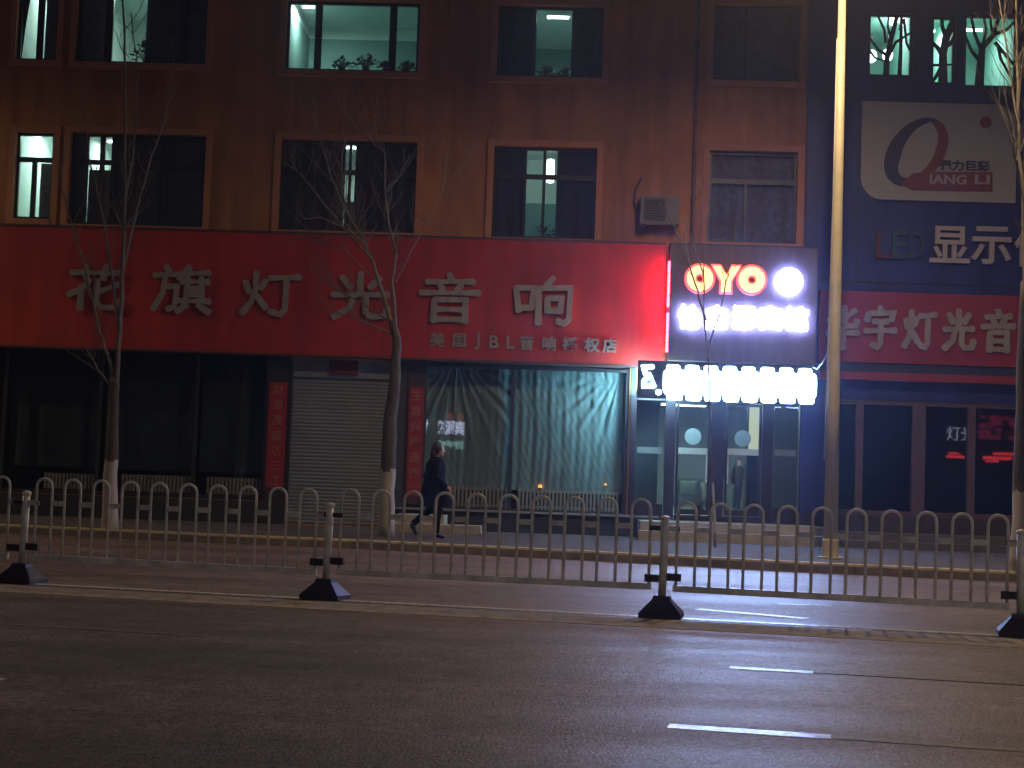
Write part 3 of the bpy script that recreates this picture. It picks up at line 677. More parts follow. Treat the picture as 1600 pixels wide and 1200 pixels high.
branches = {
 'a': [([(.42,-.02),(.44,.3),(.50,.55),(.66,1.02)], .13), ([(.42,.35),(.25,.42),(.02,.62)], .07), ([(.44,.28),(.62,.55),(.98,.72)],.07), ([(.40,.55),(.36,.75),(.2,.98)], .06), ([(.52,.6),(.44,.8),(.46,1.0)],.05), ([(.72,.75),(.76,1.02)],.06), ([(.80,.92),(.86,.55),(1.0,.35)],.06), ([(.72,-.02),(.74,.5),(.74,1.02)],.09), ([(.0,.45),(.16,.3),(.4,.25)],.05)],
 'b': [([(.52,-.02),(.5,.45),(.62,.7),(.98,1.0)], .18), ([(.5,.42),(.25,.55),(.02,.62)], .1), ([(.56,.55),(.8,.6),(1.0,.75)], .09), ([(.6,.7),(.45,.85),(.4,1.02)], .09), ([(0,.28),(1,.3)], .05), ([(.5,.3),(.2,.1),(.05,.02)],.08)],
 'c': [([(.30,-.02),(.33,.35),(.36,.6)], .17), ([(.34,.5),(.20,.75),(.12,1.02)], .07), ([(.35,.52),(.42,.8),(.36,1.02)], .06), ([(.36,.55),(.55,.72),(.68,1.02)], .10), ([(.55,.72),(.5,.9),(.52,1.02)], .05), ([(.33,.35),(.15,.5),(.02,.72)], .07), ([(.6,.62),(.8,.45),(.98,.3)], .07), ([(.58,.74),(.8,.8),(1.0,.95)], .07), ([(.64,.6),(.7,.4),(.9,.15)], .06)]}
for k, st_ in branches.items():
    r = WB[k]; x0, x1, z0, z1 = r
    o = window(r, [], None, False, bB, y=DB, frm=mat('blue_frame', (.02,.025,.07), .5))
    room((x0, x1, z0, z1), bB, 3.2, up=.3, y=DB+.05, split=z0-.3, side=(.05 if k == 'b' else .1), m_hi=mat('stair_wall', (.42,.72,.64), .8, .06))
    mb = MB()
    for i, (pts, wd) in enumerate(st_):
        mb.stroke([(x0+a*(x1-x0), z0+b*(z1-z0)) for a, b in pts], wd*(z1-z0)*.62, DB+.070-i*.0012, DB+.078, [1.25]+[1]*(len(pts)-2)+[.75])
    mb.build('branch_cutout', br_m, o)
LB = 'lamps behind the branch patterned windows'
def globe(px, py, label, pw):
    p = W(px, py, DB+1.2); e = empty('glow_globe', p, label, 'lamp')
    MB().ball(p, .11, 14, 10, (1,1,1.25)).build('globe', emit('globe_glow', (.78,1,.94), 7), e, True)
    MB().tube([p+Vector((0,0,.13)), p+Vector((0,.0,.5))], .012, 6).build('stem', frame_dk, e)
    if pw:
        ld = bpy.data.lights.new('globe_light', 'POINT'); ld.energy = pw; ld.color = (.7,1,.92); ld.shadow_soft_size = .12
        lo = bpy.data.objects.new('globe_light', ld); col.objects.link(lo); lo.parent = e; lo.location = (0,.2,-.3)
globe(1396,30,'upper left of the glaring globe lamps behind the patterned window beside the pole',16)
globe(1413,31,'upper right of the glaring globe lamps behind the patterned window beside the pole',0)
globe(1362,88,'lower left glowing globe, added for a lamp reflection in the patterned window beside the pole',0)  # this globe and the next are added, standing in for lamp reflections
globe(1387,86,'lower right glowing globe, added for a lamp reflection in the patterned window beside the pole',0)
ceiling_lamp(X(1475), DB+1.6, WB['b'][3]+.2, 'tube lamp behind the narrow middle branch patterned window', 14, .3)
ceiling_lamp(X(1545), DB+1.6, WB['c'][3]+.2, 'tube lamp behind the right hand branch patterned window', 20, .5)
# logo board
lx0, lx1, lz0, lz1 = rect(1346,161,1588,314, DB-.08)
lb = empty('logo_board', ((lx0+lx1)/2, DB-.04, lz0), 'white board with a dark swoosh logo, rounded at two opposite corners', 'sign')
cr_ = .42; pts = [(lx0,lz1)]
pts += [(lx1-cr_+cr_*math.sin(t), lz1-cr_+cr_*math.cos(t)) for t in [i*math.pi/16 for i in range(9)]]
pts += [(lx1,lz0)] + [(lx0+cr_-cr_*math.sin(t), lz0+cr_-cr_*math.cos(t)) for t in [i*math.pi/16 for i in range(9)]]
MB().prism_xz(pts, DB-.08, DB-.005).build('panel', mat('white_sign_panel', (.36,.35,.39), .5, .05), lb)
lp = lambda zx, zy: (W(1250+zx/3.4286, zy/3.4286, DB-.08).x, W(1250+zx/3.4286, zy/3.4286, DB-.08).z)
def ell(c, a, b, tilt, t):
    x, y = a*math.cos(t), b*math.sin(t); ct, s_ = math.cos(tilt), math.sin(tilt)
    return (c[0]+x*ct-y*s_, c[1]-(x*s_+y*ct))
def arcband(t0, t1, taper0=1, taper1=1, n=40):
    mb = MB(); ou, inn = [], []
    for i in range(n+1):
        s_ = i/n; t = t0+(t1-t0)*s_
        o_ = ell((622,815), 208, 142, R_(50), t); i_ = ell((626,842), 132, 72, R_(50), t)
        k = 1
        if taper1 < 1: k = min(k, taper1+(1-taper1)*min(1, (1-s_)*2.2))
        if taper0 < 1: k = min(k, taper0+(1-taper0)*min(1, s_*2.2))
        i_ = (o_[0]+(i_[0]-o_[0])*k, o_[1]+(i_[1]-o_[1])*k)
        ou.append(lp(*o_)); inn.append(lp(*i_))
    return mb.prism_xz_strip(ou, inn) if False else (ou, inn)
def band_mesh(ou, inn, y0, y1):
    mb = MB(); n = len(ou)
    mb.v = [(x,y0,z) for x,z in ou]+[(x,y0,z) for x,z in inn]+[(x,y1,z) for x,z in ou]+[(x,y1,z) for x,z in inn]
    for i in range(n-1):
        mb.f += [(i,n+i,n+i+1,i+1),(i,i+1,2*n+i+1,2*n+i),(n+i,3*n+i,3*n+i+1,n+i+1)]
    return mb
navy = mat('navy_logo', (.03,.028,.07), .5); maroon = mat('maroon_logo', (.19,.045,.06), .5)
band_mesh(*arcband(R_(8), R_(245), .1, 1), DB-.094, DB-.08).build('dark_swoosh', navy, lb)
band_mesh(*arcband(R_(-115), R_(18), 1, .3), DB-.091, DB-.08).build('red_swoosh', maroon, lb)
MB().prism_xz([lp(540,985),lp(600,930),lp(680,922),(lp(1030,922)),lp(1030,1028),lp(600,1020)], DB-.0975, DB-.08).build('red_bar', maroon, lb)
ct = lp(862,962); gm_ = mat('logo_grey', (.4,.36,.35), .5)
for w_s, a_, b_ in (('IANG',695,890),('LI',935,1015)):
    q_ = lp((a_+b_)/2,962); text_mb(w_s, .26, q_[0], q_[1], DB-.105, .012, .006, width=abs(lp(b_,0)[0]-lp(a_,0)[0])).build('letters', gm_, lb)
ct = lp(882,888); text_mb('强力巨彩', .22, ct[0], ct[1], DB-.088, .012, .008, width=abs(lp(1018,0)[0]-lp(748,0)[0])).build('characters', navy, lb)
c_ = lp(995,655); MB().prism_xz([(c_[0]+.115*math.cos(t*math.pi/12), c_[1]+.115*math.sin(t*math.pi/12)) for t in range(24)], DB-.092, DB-.08).build('dot', maroon, lb)
# channel letters on the blue wall
ls = empty('wall_lettering', (X(1500,385), DB, Zp(1500,415)), 'large grey and dark coloured letters on the blue wall below the logo board', 'lettering')
for s_, px, m_ in (('L',1378,mat('dull_red_letter', (.10,.015,.03), .5)),('E',1403,mat('dull_green_letter', (.02,.07,.12), .5)),('D',1430,mat('dull_blue_letter', (.03,.06,.16), .5))):
    t = text_mb(s_, .78, X(px,383), Zp(px,384), DB-.05, .06, .012, width=.30); t.build('letter', m_, ls)
for s_, px, m_ in (('显',1481,0),('示',1545,0),('体',1613,0)):
    t = text_mb(s_, .86, X(px,383), Zp(px,384+(px-1481)*.02), DB-.05, .06, .016, width=.8); t.build('character', mat('grey_letter', (.42,.40,.44), .5), ls)
# red sign of the right shop
YS = DB-.22
rz0, rz1 = Zp(1440,569,YS), Zp(1440,458,YS); rx0 = X(1281,510,YS)
rs = empty('shop_sign', (8, DB-.1, rz0), 'red shop sign with raised silver characters under the blue wall', 'shop sign')
MB().box(rx0, 14, YS, DB-.005, rz0, rz1).build('panel', mat('red_sign_panel_right', (.27,.022,.034), .55, .1, 1.5), rs)
mb = MB()
for c_, px in (('华',1316),('宇',1375),('灯',1436),('光',1497),('音',1559),('响',1622)):
    p = W(px, 514+(px-1440)*.028, YS); mb = MB(); glyph(mb, c_, p.x, p.z, .62, .84, YS, .05, 13); mb.build('character', silver, rs)
zb0, zb1 = Zp(1440,596,YS), Zp(1440,584,YS)
MB().box(rx0+.03, 14, YS+.06, DB-.005, zb1, rz0).build('soffit', mat('dark_soffit', (.03,.03,.04), .5), rs)
MB().box(rx0+.03, 14, YS+.0, DB-.005, zb0, zb1).build('lower_strip', mat('red_sign_panel_right', (.4,.03,.045), .55), rs)
# shop front
fb = MB(); zt = 3.05
for a, b in ((1290,1302),(1336,1347),(1424,1444),(1511,1522),(1596,1606)):
    fb.box(X(a,720), X(b,720), DB+.02, DB+.2, .76, zt-.09)
fb.box(X(1296,720)+.02, 11.98, DB+.03, DB+.19, zt-.09, zt).box(X(1296,720)+.02, 11.98, DB+.03, DB+.19, .752, .84)
fB = fb.build('shop_front', mat('maroon_grey_frame', (.11,.07,.09), .35, .15), bB)
for a, b in ((1302,1336),(1347,1424),(1444,1511),(1522,1596),(1606,1700)):
    MB().box(X(a,720)+.005, X(b,720)-.005, DB+.1, DB+.108, .845, zt-.095).build('pane', shop_g, fB)
MB().add([(XS+.05,DB+.31,.5),(13,DB+.31,.5),(13,DB+5,.5),(XS+.05,DB+5,.5),(XS+.05,DB+.31,3.5),(13,DB+.31,3.5),(13,DB+5,3.5),(XS+.05,DB+5,3.5)],
         [(0,1,2,3),(4,7,6,5),(2,3,7,6),(0,4,7,3),(1,2,6,5)]).build('shop_interior', mat('dark_interior', (.05,.05,.07), .8), bB)
MB().box(XS+.06, 13, DB-.02, DB+.0, .1, .75).build('dado', mat('dark_stone_dado', (.05,.045,.055), .4, .3, 5), bB)
bs = MB().box(X(1290,850), 13, DB-1.2, DB-.02, .14, .42).box(X(1290,850), 13, DB-1.55, DB-1.2, .14, .28)
bs.build('shop_step', mat('dark_step', (.10,.09,.10), .7, .2), bB)

# ---------------------------------------------------------------- big red sign
YR = D-.3
gz0 = sum(Zp(a,b,YR) for a,b in ((0,537.5),(500,554),(998,571)))/3; gz1 = sum(Zp(a,b,YR) for a,b in ((0,353),(500,367),(1035,382)))/3
gx1 = X(1038,470,YR)
bigs = empty('shop_sign', (-5, D-.15, gz0), 'long bright red shop sign with six big silver characters across the orange building', 'shop sign')
panels = [-20.5, -17.5, -14.5, X(193,450,YR), X(405,450,YR), X(620,450,YR), X(830,450,YR), gx1]
mb = MB()
for a, b in zip(panels, panels[1:]): mb.box(a+.002, b-.002, YR, D-.005, gz0, gz1)
mb.build('panel', red_board, bigs)
mb = MB(); cap = mat('sign_edge_metal', (.10,.04,.04), .5)
mb.box(-20.5, gx1, YR-.015, D-.005, gz1, gz1+.05).box(-20.5, gx1, YR-.01, D-.005, gz0-.04, gz0).build('edge_trim', cap, bigs)
mb = MB()
for c_, px, py in (('花',150,450),('旗',284,452),('灯',423,458),('光',563,462),('音',703,466),('响',846,471)):
    p = W(px, py, YR); mb = MB(); glyph(mb, c_, p.x, p.z, 1.18, .98, YR, .07, 11); mb.build('character', silver, bigs)
mb = MB()
for i, c_ in enumerate('美国JBL音响授权店'):
    px = (683,718,746,772,798,823,858,891,925,953)[i]; p = W(px, 531+(px-683)*.034, YR)
    t = text_mb(c_, .3 if ord(c_) > 255 else .36, p.x, p.z, YR-.02, .03, .008); t.build('small_character', mat('dull_silver', (.33,.28,.26), .45, .1, 5, 0, .3), bigs)

# ---------------------------------------------------------------- hotel sign (lit)
YO = D-.62
ox0, ox1, oz0, oz1 = rect(1046,385,1276,566, YO)
hs = empty('hotel_sign', ((ox0+ox1)/2, D-.3, oz0), 'lit slate hotel sign box with glowing red and white letters over the door', 'hotel sign')
MB().box(ox0, ox1, YO, D-.005, oz0, oz1).build('box', board_dk, hs)
MB().box(ox0-.02, ox1+.02, YO-.012, D-.004, oz1, oz1+.03).build('edge_trim', frame_dk, hs)
red_in = emit('overexposed_letter_face', (1, .52, .17), 3.0); red_rim = emit('red_letter_rim', (1, .03, .05), 1.8)  # overexposed yellow core and red fringe put into the letter colours
face, rim = MB(), MB()
def ring(mb, cx, cz, r1, r2, y0, y1, n=40):
    mb2 = [(cx+r*math.cos(2*math.pi*k/n), y, cz+r*math.sin(2*math.pi*k/n)) for y in (y0,y1) for r in (r1,r2) for k in range(n)]
    fs = []
    for k in range(n):
        j = (k+1)%n
        fs += [(k,j,n+j,n+k),(2*n+k,3*n+k,3*n+j,2*n+j),(k,2*n+k,2*n+j,j),(n+k,n+j,3*n+j,3*n+k)]
    mb.add(mb2, fs)
ppm = 2400/YO
for px, py in ((1093,436),(1174,438)):
    p = W(px, py, YO); ring(face, p.x, p.z, 20/ppm, 7.5/ppm, YO-.10, YO-.03); ring(rim, p.x, p.z, 24/ppm, 4.5/ppm, YO-.085, YO-.02)
p = W(1134, 437, YO); k = 1/ppm
for mb, g_, ya, yb_ in ((face, 0, YO-.10, YO-.03), (rim, 3.2, YO-.085, YO-.02)):
    pts = [(-21-g_,20+g_),(-9+g_*.3,20+g_),(0,5+g_*.8),(9-g_*.3,20+g_),(21+g_,20+g_),(7+g_,-3),(7+g_,-20-g_),(-7-g_,-20-g_),(-7-g_,-3)]
    mb.prism_xz([(p.x+a*k, p.z+b*k) for a, b in pts], ya, yb_)
face.build('letter_faces', red_in, hs); rim.build('letter_rims', red_rim, hs)
p = W(1232, 441, YO); MB().prism_xz([(p.x+21.5*k*math.cos(t*math.pi/20), p.z+21.5*k*math.sin(t*math.pi/20)) for t in range(40)], YO-.10, YO-.03).build('disc', white_e, hs)
mb = MB()
for c_, px in zip('怡鑫源宾馆', (1077,1119,1161,1203,1244)):
    p = W(px, 497+(px-1161)*.02, YO); t = text_mb(c_, .50, p.x, p.z, YO-.075, .05, .013, width=.46); t.build('character', white_e, hs)
# red lit lettering on the left flank of the box
mb = MB()
for za, zb_ in ((Zp(1042,478,YO),Zp(1042,405,YO)),(Zp(1042,548,YO),Zp(1042,486,YO))):
    n = 4
    for i in range(n):
        a = za+(zb_-za)*i/n; b = a+(zb_-za)/n*.86
        mb.box(ox0-.035, ox0-.004, YO+.02, YO+.26, a, b)
mb.build('flank_letters', emit('red_flank_light', (1,.025,.06), 30), hs)
# LED ticker
YT = D-.85
tx0, tx1, tz0, tz1 = rect(1036,570,1272,624, YT)
tk = empty('led_ticker', ((tx0+tx1)/2, D-.4, tz0), 'glaring white LED ticker strip above the hotel door', 'LED display')
MB().box(X(996,600,YT), tx1+.03, YT, YT+.14, tz0-.03, tz1+.03).build('cabinet', mat('black_cabinet', (.02,.02,.025), .5), tk)
MB().box(tx0, tx0+.06, YT+.14, D-.005, tz1-.2, tz1-.1).box(tx1-.06, tx1, YT+.14, D-.005, tz1-.2, tz1-.1).build('bracket', frame_dk, tk)
mb = MB(); n = 8; pit = 29.3
for i in range(n):
    cx = 1053+i*29.4; cy = 598+i*.85; j = 0
    for dx, dy, hw, hh in ((-1,-20,10.5,8),(0,-1,16.8,20),(1,19,12,8.5)):
        p = W(cx+dx, cy+dy, YT); a, b = hw/2400*YT, hh/2400*YT; j += 1
        mb.prism_xz([(p.x+a*(abs(math.cos(t))**.4)*math.copysign(1,math.cos(t)), p.z+b*(abs(math.sin(t))**.4)*math.copysign(1,math.sin(t))) for t in [q*math.pi/10+.01 for q in range(20)]], YT-.012-j*.0013-i*.0002, YT-.002)
P_ = lambda a, b: (W(a,b,YT).x, W(a,b,YT).z)
mb.stroke([P_(1020,573),P_(1006,574),P_(1008,582),P_(1012,589),P_(1006,596),P_(1006,603),P_(1021,603)], .085, YT-.02, YT-.002)
p = P_(1029,613); mb.prism_xz([(p[0]+.055*math.cos(t*math.pi/8), p[1]+.05*math.sin(t*math.pi/8)) for t in range(16)], YT-.02, YT-.002)
mb.build('lit_text', led_e, tk)
ex = X(1003,600,YT)
MB().box(ex, ex+.9, YT+.142, YT+.16, tz0+.05, tz1-.1).build('added_glow_strip', emit('added_strip_glow', (.40,.85,1), 40), tk)  # added glowing strip behind the ticker, there to light the shop curtain

ld = bpy.data.lights.new('added_curtain_light', 'AREA'); ld.shape = 'RECTANGLE'; ld.size = .5; ld.size_y = .3; ld.energy = 200; ld.color = (.38,.80,.97)  # added area light, brightens the teal curtain beside the door
lo = bpy.data.objects.new('added_curtain_light', ld); col.objects.link(lo); lo.parent = tk
lp0 = Vector((ex+.3, YT+.2, (tz0+tz1)/2)); lo.location = lp0 - tk.location
lo.rotation_euler = (Vector((X(820), D+.4, 2.0)) - lp0).to_track_quat('-Z', 'Y').to_euler()

# ---------------------------------------------------------------- facade fittings
p0 = W(1000,305,D-.35); a0, a1_, az0, az1 = rect(1001,306,1062,350, D-.35)
au = empty('air_conditioner', ((a0+a1_)/2, D-.2, az0), 'pale outdoor air conditioner unit on the wall above the sign end', 'air conditioner')
acm = mat('aged_white_metal', (.15,.14,.14), .5, .12)
MB().box(a0, a1_, D-.35, D-.05, az0, az1).build('case', acm, au)
gx0, gx1_ = a0+.07, a0+.07+(a1_-a0)*.56
mb = MB().box(gx0, gx1_, D-.358, D-.351, az0+.06, az1-.06); mb.build('grille', mat('dark_grille', (.03,.03,.035), .6), au)
mb = MB()
for i in range(9): z = az0+.085+i*(az1-az0-.17)/8; mb.box(gx0, gx1_, D-.366, D-.36, z-.005, z+.005)
mb.build('guard', mat('grey_wire', (.12,.11,.11), .5), au)
MB().box(a0+.08, a0+.12, D-.38, D-.0, az0-.045, az0-.003).box(a1_-.12, a1_-.08, D-.38, D, az0-.045, az0-.003).build('bracket', frame_dk, au)
MB().tube([(a0+.02,D-.02,az0+.9+.1),(a0-.1,D-.04,az0+.75),(a0-.12,D-.06,az0+.45),(a0+.0,D-.1,az0+.3)], .022, 8).build('hose', mat('dark_hose', (.06,.05,.05), .6), au)
dp = empty('drain_pipe', (X(1086,200), D-.06, 6), 'thin dark drain pipe running down between the right hand windows', 'pipe')
MB().tube([(X(1086,200),D-.06,gz1+.05),(X(1086,200),D-.06,14.4)], .035, 10).build('tube', mat('brown_pipe', (.16,.09,.065), .6), dp)
for z in (7, 8.6, 10.2, 11.8): MB().box(X(1086,200)-.05, X(1086,200)+.05, D-.1, D-.0, z, z+.04).build('clip', frame_dk, dp)

# ---------------------------------------------------------------- railing
proto = empty('road_railing', (0,0,0), 'pale steel railing panel', 'railing')
SP, HW, PITCH, FIRST, TOP = 3.2, .086, .309, .212, 1.075
for i in range(10):
    x = FIRST+PITCH*i; path = [(x-HW,0,.30)] + [(x-HW,0,TOP-HW-.02)] + [(x-HW*math.cos(t*math.pi/10), 0, TOP-HW+HW*math.sin(t*math.pi/10)) for t in range(1,10)] + [(x+HW,0,TOP-HW-.02),(x+HW,0,.30)]
    MB().tube(path, .0145, 8).build('hoop', steel_w, proto, True)
mb = MB()
for a, b in [(.05, FIRST-HW-.01)] + [(FIRST+PITCH*i+HW+.01, FIRST+PITCH*(i+1)-HW-.01) for i in range(9)] + [(FIRST+PITCH*9+HW+.01, SP-.05)]:
    MB().box(a, b, -.012, .012, .80, .85).build('rail_link', steel_w, proto)
MB().box(.10, SP-.10, -.02, .02, .24, .30).build('bottom_rail', steel_w, proto)
post = empty('railing_post', (0,0,0), 'pale steel railing post on a black rubber base', 'fence post')
MB().tube([(0,0,.18),(0,0,.90)], .038, 14).build('pole', steel_w, post, True)
MB().lathe([(.03,0),(.046,.0),(.048,.02),(.04,.035),(.015,.045)], 14, (0,0,.90)).build('cap', steel_w, post)
b_ = .195; t_ = .085
MB().add([(sx*b_,sy*b_,0) for sx,sy in ((-1,-1),(1,-1),(1,1),(-1,1))] + [(sx*b_,sy*b_,.045) for sx,sy in ((-1,-1),(1,-1),(1,1),(-1,1))] + [(sx*t_,sy*t_,.165) for sx,sy in ((-1,-1),(1,-1),(1,1),(-1,1))] + [(sx*(t_-.01),sy*(t_-.01),.20) for sx,sy in ((-1,-1),(1,-1),(1,1),(-1,1))],
         [(3,2,1,0),(12,13,14,15)] + [(4*l+i, 4*l+(i+1)%4, 4*l+4+(i+1)%4, 4*l+4+i) for l in range(3) for i in range(4)]).build('base', rubber, post)
MB().box(-.17,-.04,-.028,.028,.32,.39).box(.04,.17,-.028,.028,.34,.41).build('lower_clamp', rubber, post)
MB().box(-.14,-.04,-.02,.02,.80,.845).box(.04,.14,-.02,.02,.80,.845).build('upper_clamp', rubber, post)
pl = ['leftmost of the railing posts, in front of the left bare tree', 'railing post in front of the grey roller shutter', 'railing post in front of the hotel door', 'railing post at the right edge, beside the whitewashed tree']
fl = ['railing panel cut by the left edge of the picture', 'railing panel in front of the left bare tree', 'railing panel in front of the walking woman', 'railing panel in front of the street lamp pole', 'railing panel cut by the right edge of the picture']
pp = [-6.58, -3.3, 0, 3.2]
for i, a in enumerate(pp):
    o = post if i == 0 else copy_tree(post)
    q = FO + U*a; o.location = (q.x, q.y, 0); o.rotation_euler = (R_((.5,-1,.3,-.6)[i]), R_((1.2,.6,.9,-.2)[i]), -A + R_((2,-1,1.5,-2)[i]))
    o['label'] = pl[i]; o['group'] = 'posts of the road railing'
for i, a in enumerate([pp[0]-3.26] + pp):
    o = proto if i == 0 else copy_tree(proto)
    q = FO + U*a; o.location = (q.x, q.y, 0); o.rotation_euler = (R_((0,1,-1,.8,0)[i]), R_((0,.2,-.15,.25,0)[i]), -A + R_((0,.15,-.2,.2,0)[i]))
    if i in (1, 2): o.scale = ((3.28 if i == 1 else 3.3)/SP, 1, 1)
    o['label'] = fl[i]; o['group'] = 'panels of the road railing'

# ---------------------------------------------------------------- street lamps
lamp_y = mat('cream_pole_paint', (.52,.48,.36), .5, .12, 4)
pf = G(1297, 872, .15)
sl = empty('street_lamp', (0,0,0), 'tall cream lamp pole standing at the kerb in front of the blue building', 'street lamp')
PT = 10.2
MB().tube([(0,0,0),(0,0,2.5),(0,0,6),(0,0,PT)], [.115,.10,.08,.054], 18).build('pole', lamp_y, sl, True)
MB().lathe([(.2,0),(.2,.02),(.135,.025),(.13,.28),(.12,.3)], 18).build('base_plate', lamp_y, sl)
MB().tube([(0,-.05,.9),(0,-.13,.9)], .05, 8).build('hatch', lamp_y, sl) if False else None
arm = Vector((-math.sin(A)*.9, -math.cos(A), 0)).normalized()
MB().tube([(0,0,PT-.4), tuple(arm*.8+Vector((0,0,PT+.1))), tuple(arm*2.2+Vector((0,0,PT+.45)))], [.055,.045,.038], 10).build('arm', lamp_y, sl, True)
hp = arm*2.5 + Vector((0,0,PT+.48))
hd = MB().ball(hp, .32, 18, 8, (1.0,1.0,.28)); lh = hd.build('lamp_head', mat('grey_lamp_head', (.25,.25,.25), .4), sl, True)
MB().lathe([(.02,-.05),(.17,-.04),(.17,.0),(.02,.0)], 16, hp+Vector((0,0,-.085))).build('lens', emit('sodium_lens', (1,.70,.33), 12), lh)
ld = bpy.data.lights.new('sodium_lamp', 'AREA'); ld.shape = 'DISK'; ld.size = .10; ld.spread = R_(166); ld.energy = LAMP_W; ld.color = (1,.70,.36)
lo = bpy.data.objects.new('sodium_lamp', ld); col.objects.link(lo); lo.parent = sl; lo.location = hp+Vector((0,0,-.16))
sl.location = (pf.x, pf.y, .15)
for i, (a, lab) in enumerate(((-25, 'next street lamp along the kerb to the left, outside the picture'), (26, 'next street lamp along the kerb to the right, outside the picture'))):
    o = copy_tree(sl, label=lab); q = pf + U*a; o.location = (q.x, q.y, .15)
near = copy_tree(sl, label='street lamp on the near side of the road, behind the viewpoint to the right')
near.location = (9, -5, .15); near.rotation_euler.z = R_(180)
for ch in near.children:
    if ch.type == 'LIGHT': ch.data = ch.data.copy(); ch.data.energy = NEAR_W; ch.data.color = (1, .78, .58)
cb = empty('cable', (pf.x-.1, pf.y-.08, .15), 'thin pale cable running down the lamp pole and across to the hotel sign', 'cable')
cpts = [W(1308,60,pf.y-.12), W(1302,300,pf.y-.13), W(1296,480,pf.y-.14), W(1293,555,pf.y-.14), W(1290,640,pf.y-.14), W(1288,720,pf.y-.14)]
MB().tube(cpts, .011, 6).build('drop_line', mat('grey_cable', (.4,.4,.42), .4), cb, True)
c0, c1 = W(1293,552,pf.y-.14), W(1271,574,YT)
MB().tube([c0, c0.lerp(c1,.3)+Vector((0,0,-.08)), c0.lerp(c1,.7)+Vector((0,0,-.1)), c1], .012, 6).build('span_line', mat('grey_cable', (.4,.4,.42), .4), cb, True)

# ---------------------------------------------------------------- bare street trees
def tree(base_px, trunk, limbs, label, seed, yd=None, twigs=110, zmax=12, up=1.0):
    r = random.Random(seed); b = G(*base_px, .15); y = yd or b.y
    k = y/2400; root = W(*base_px, y); root.z = .15
    e = empty('bare_tree', (root.x, y, .15), label, 'tree', 'bare street trees on the pavement')
    P = lambda px, py, dy=0: W(px, py, y+dy)
    tp = [P(a, c) for a, c, _ in trunk]; tp[0] = Vector((tp[0].x, tp[0].y, .10))
    path, rad = [], []
    for i in range(len(tp)-1):
        for s in range(4):
            t = s/4; q = tp[i].lerp(tp[i+1], t)
            path.append(q + Vector((r.uniform(-.012,.012), r.uniform(-.02,.02), 0))); rad.append((trunk[i][2]*(1-t)+trunk[i+1][2]*t)*k/2)
    path.append(tp[-1]); rad.append(trunk[-1][2]*k/2)
    rad[0] *= 1.15
    MB().tube(path, rad, 12).build('trunk', tree_m, e, True)
    cr = MB(); seeds = []
    for li, (pts, w0, w1) in enumerate(limbs):
        dy0 = r.uniform(-.7,.7); q = []
        n = len(pts)
        for i, (a, c) in enumerate(pts): q.append(P(a, c, dy0*(i/(n-1))**1.2))
        fine = []
        for i in range(n-1):
            for s in range(3): fine.append(q[i].lerp(q[i+1], s/3) + Vector((r.uniform(-.015,.015), r.uniform(-.03,.03), r.uniform(-.01,.01))))
        fine.append(q[-1]); m = len(fine)
        rr = [max(.0035, .84*(w0+(w1-w0)*i/(m-1))*k/2) for i in range(m)]
        cr.tube(fine, rr, 7)
        for i in range(max(1,m//4), m): seeds.append((fine[i], (fine[i]-fine[i-1]).normalized(), rr[i]))
    def twig(p, d, L, rad_, depth):
        pts = [p]; dd = d.copy(); n = 5; rr = [rad_]
        for i in range(n):
            dd = (dd + Vector((r.uniform(-.22,.22), r.uniform(-.22,.22), r.uniform(-.02,.22)*up))).normalized()
            p = p + dd*L/n; pts.append(p); rr.append(max(.0022, rad_*(1-.75*(i+1)/n)))
        cr.tube(pts, rr, 5, False)
        if depth:
            for _ in range(r.randint(1,3)):
                i = r.randint(1, n-1); d2 = (dd + Vector((r.uniform(-.9,.9), r.uniform(-.9,.9), r.uniform(-.1,.5)))).normalized()
                twig(pts[i], d2, L*r.uniform(.4,.65), rr[i]*.7, depth-1)
    for _ in range(twigs):
        p, d, rd_ = r.choice(seeds)
        d2 = (d*.7 + Vector((r.uniform(-.8,.8), r.uniform(-.8,.8), r.uniform(.0,.7)))).normalized()
        twig(p, d2, r.uniform(.35,1.15), min(.0075, rd_*.6), 1)
    cr.build('crown', wood_t, e)
tree((172,826), [(172,826,27),(173,740,22),(177,640,17),(179,590,15)],
     [([(178,595),(168,555),(156,520),(143,470),(128,400),(105,330),(90,270)],8,2), ([(180,592),(187,520),(190,440),(194,330),(197,200),(195,90),(190,-40)],11,3),
      ([(187,520),(176,430),(162,345),(140,250),(132,160)],7,2), ([(190,430),(212,335),(235,245),(258,190),(270,120)],6,2), ([(194,330),(208,240),(215,120),(205,20)],5,2), ([(170,600),(150,570),(135,545)],4,2)],
     'slim bare tree with whitewashed foot in front of the dark left shop windows', 3, None, 90)
tree((603,838), [(603,838,25),(605,745,25),(610,660,22),(618,580,17),(620,530,14),(612,500,12)],
     [([(614,510),(592,440),(579,400),(566,372),(541,330),(534,300),(535,240),(548,195)],9,2), ([(579,402),(532,350),(492,300),(465,268),(440,252)],5,2), ([(567,380),(546,360),(503,340),(474,342)],4,2),
      ([(618,520),(612,440),(618,395),(608,350),(603,300),(601,240),(582,200)],7,2), ([(605,300),(628,268),(640,240)],3,1.5), ([(540,330),(515,270),(497,215),(490,160)],4,1.5), ([(601,240),(585,225),(560,205),(535,170)],3,1.5),
      ([(612,522),(585,510),(549,496),(500,483)],4,2), ([(605,500),(560,470),(508,444)],4,2), ([(618,440),(650,380),(690,300),(703,212)],3,1.5), ([(590,440),(530,385),(470,372),(430,380)],3,1.5)],
     'leaning bare tree with whitewashed foot and spreading twigs beside the roller shutter', 5, None, 150)
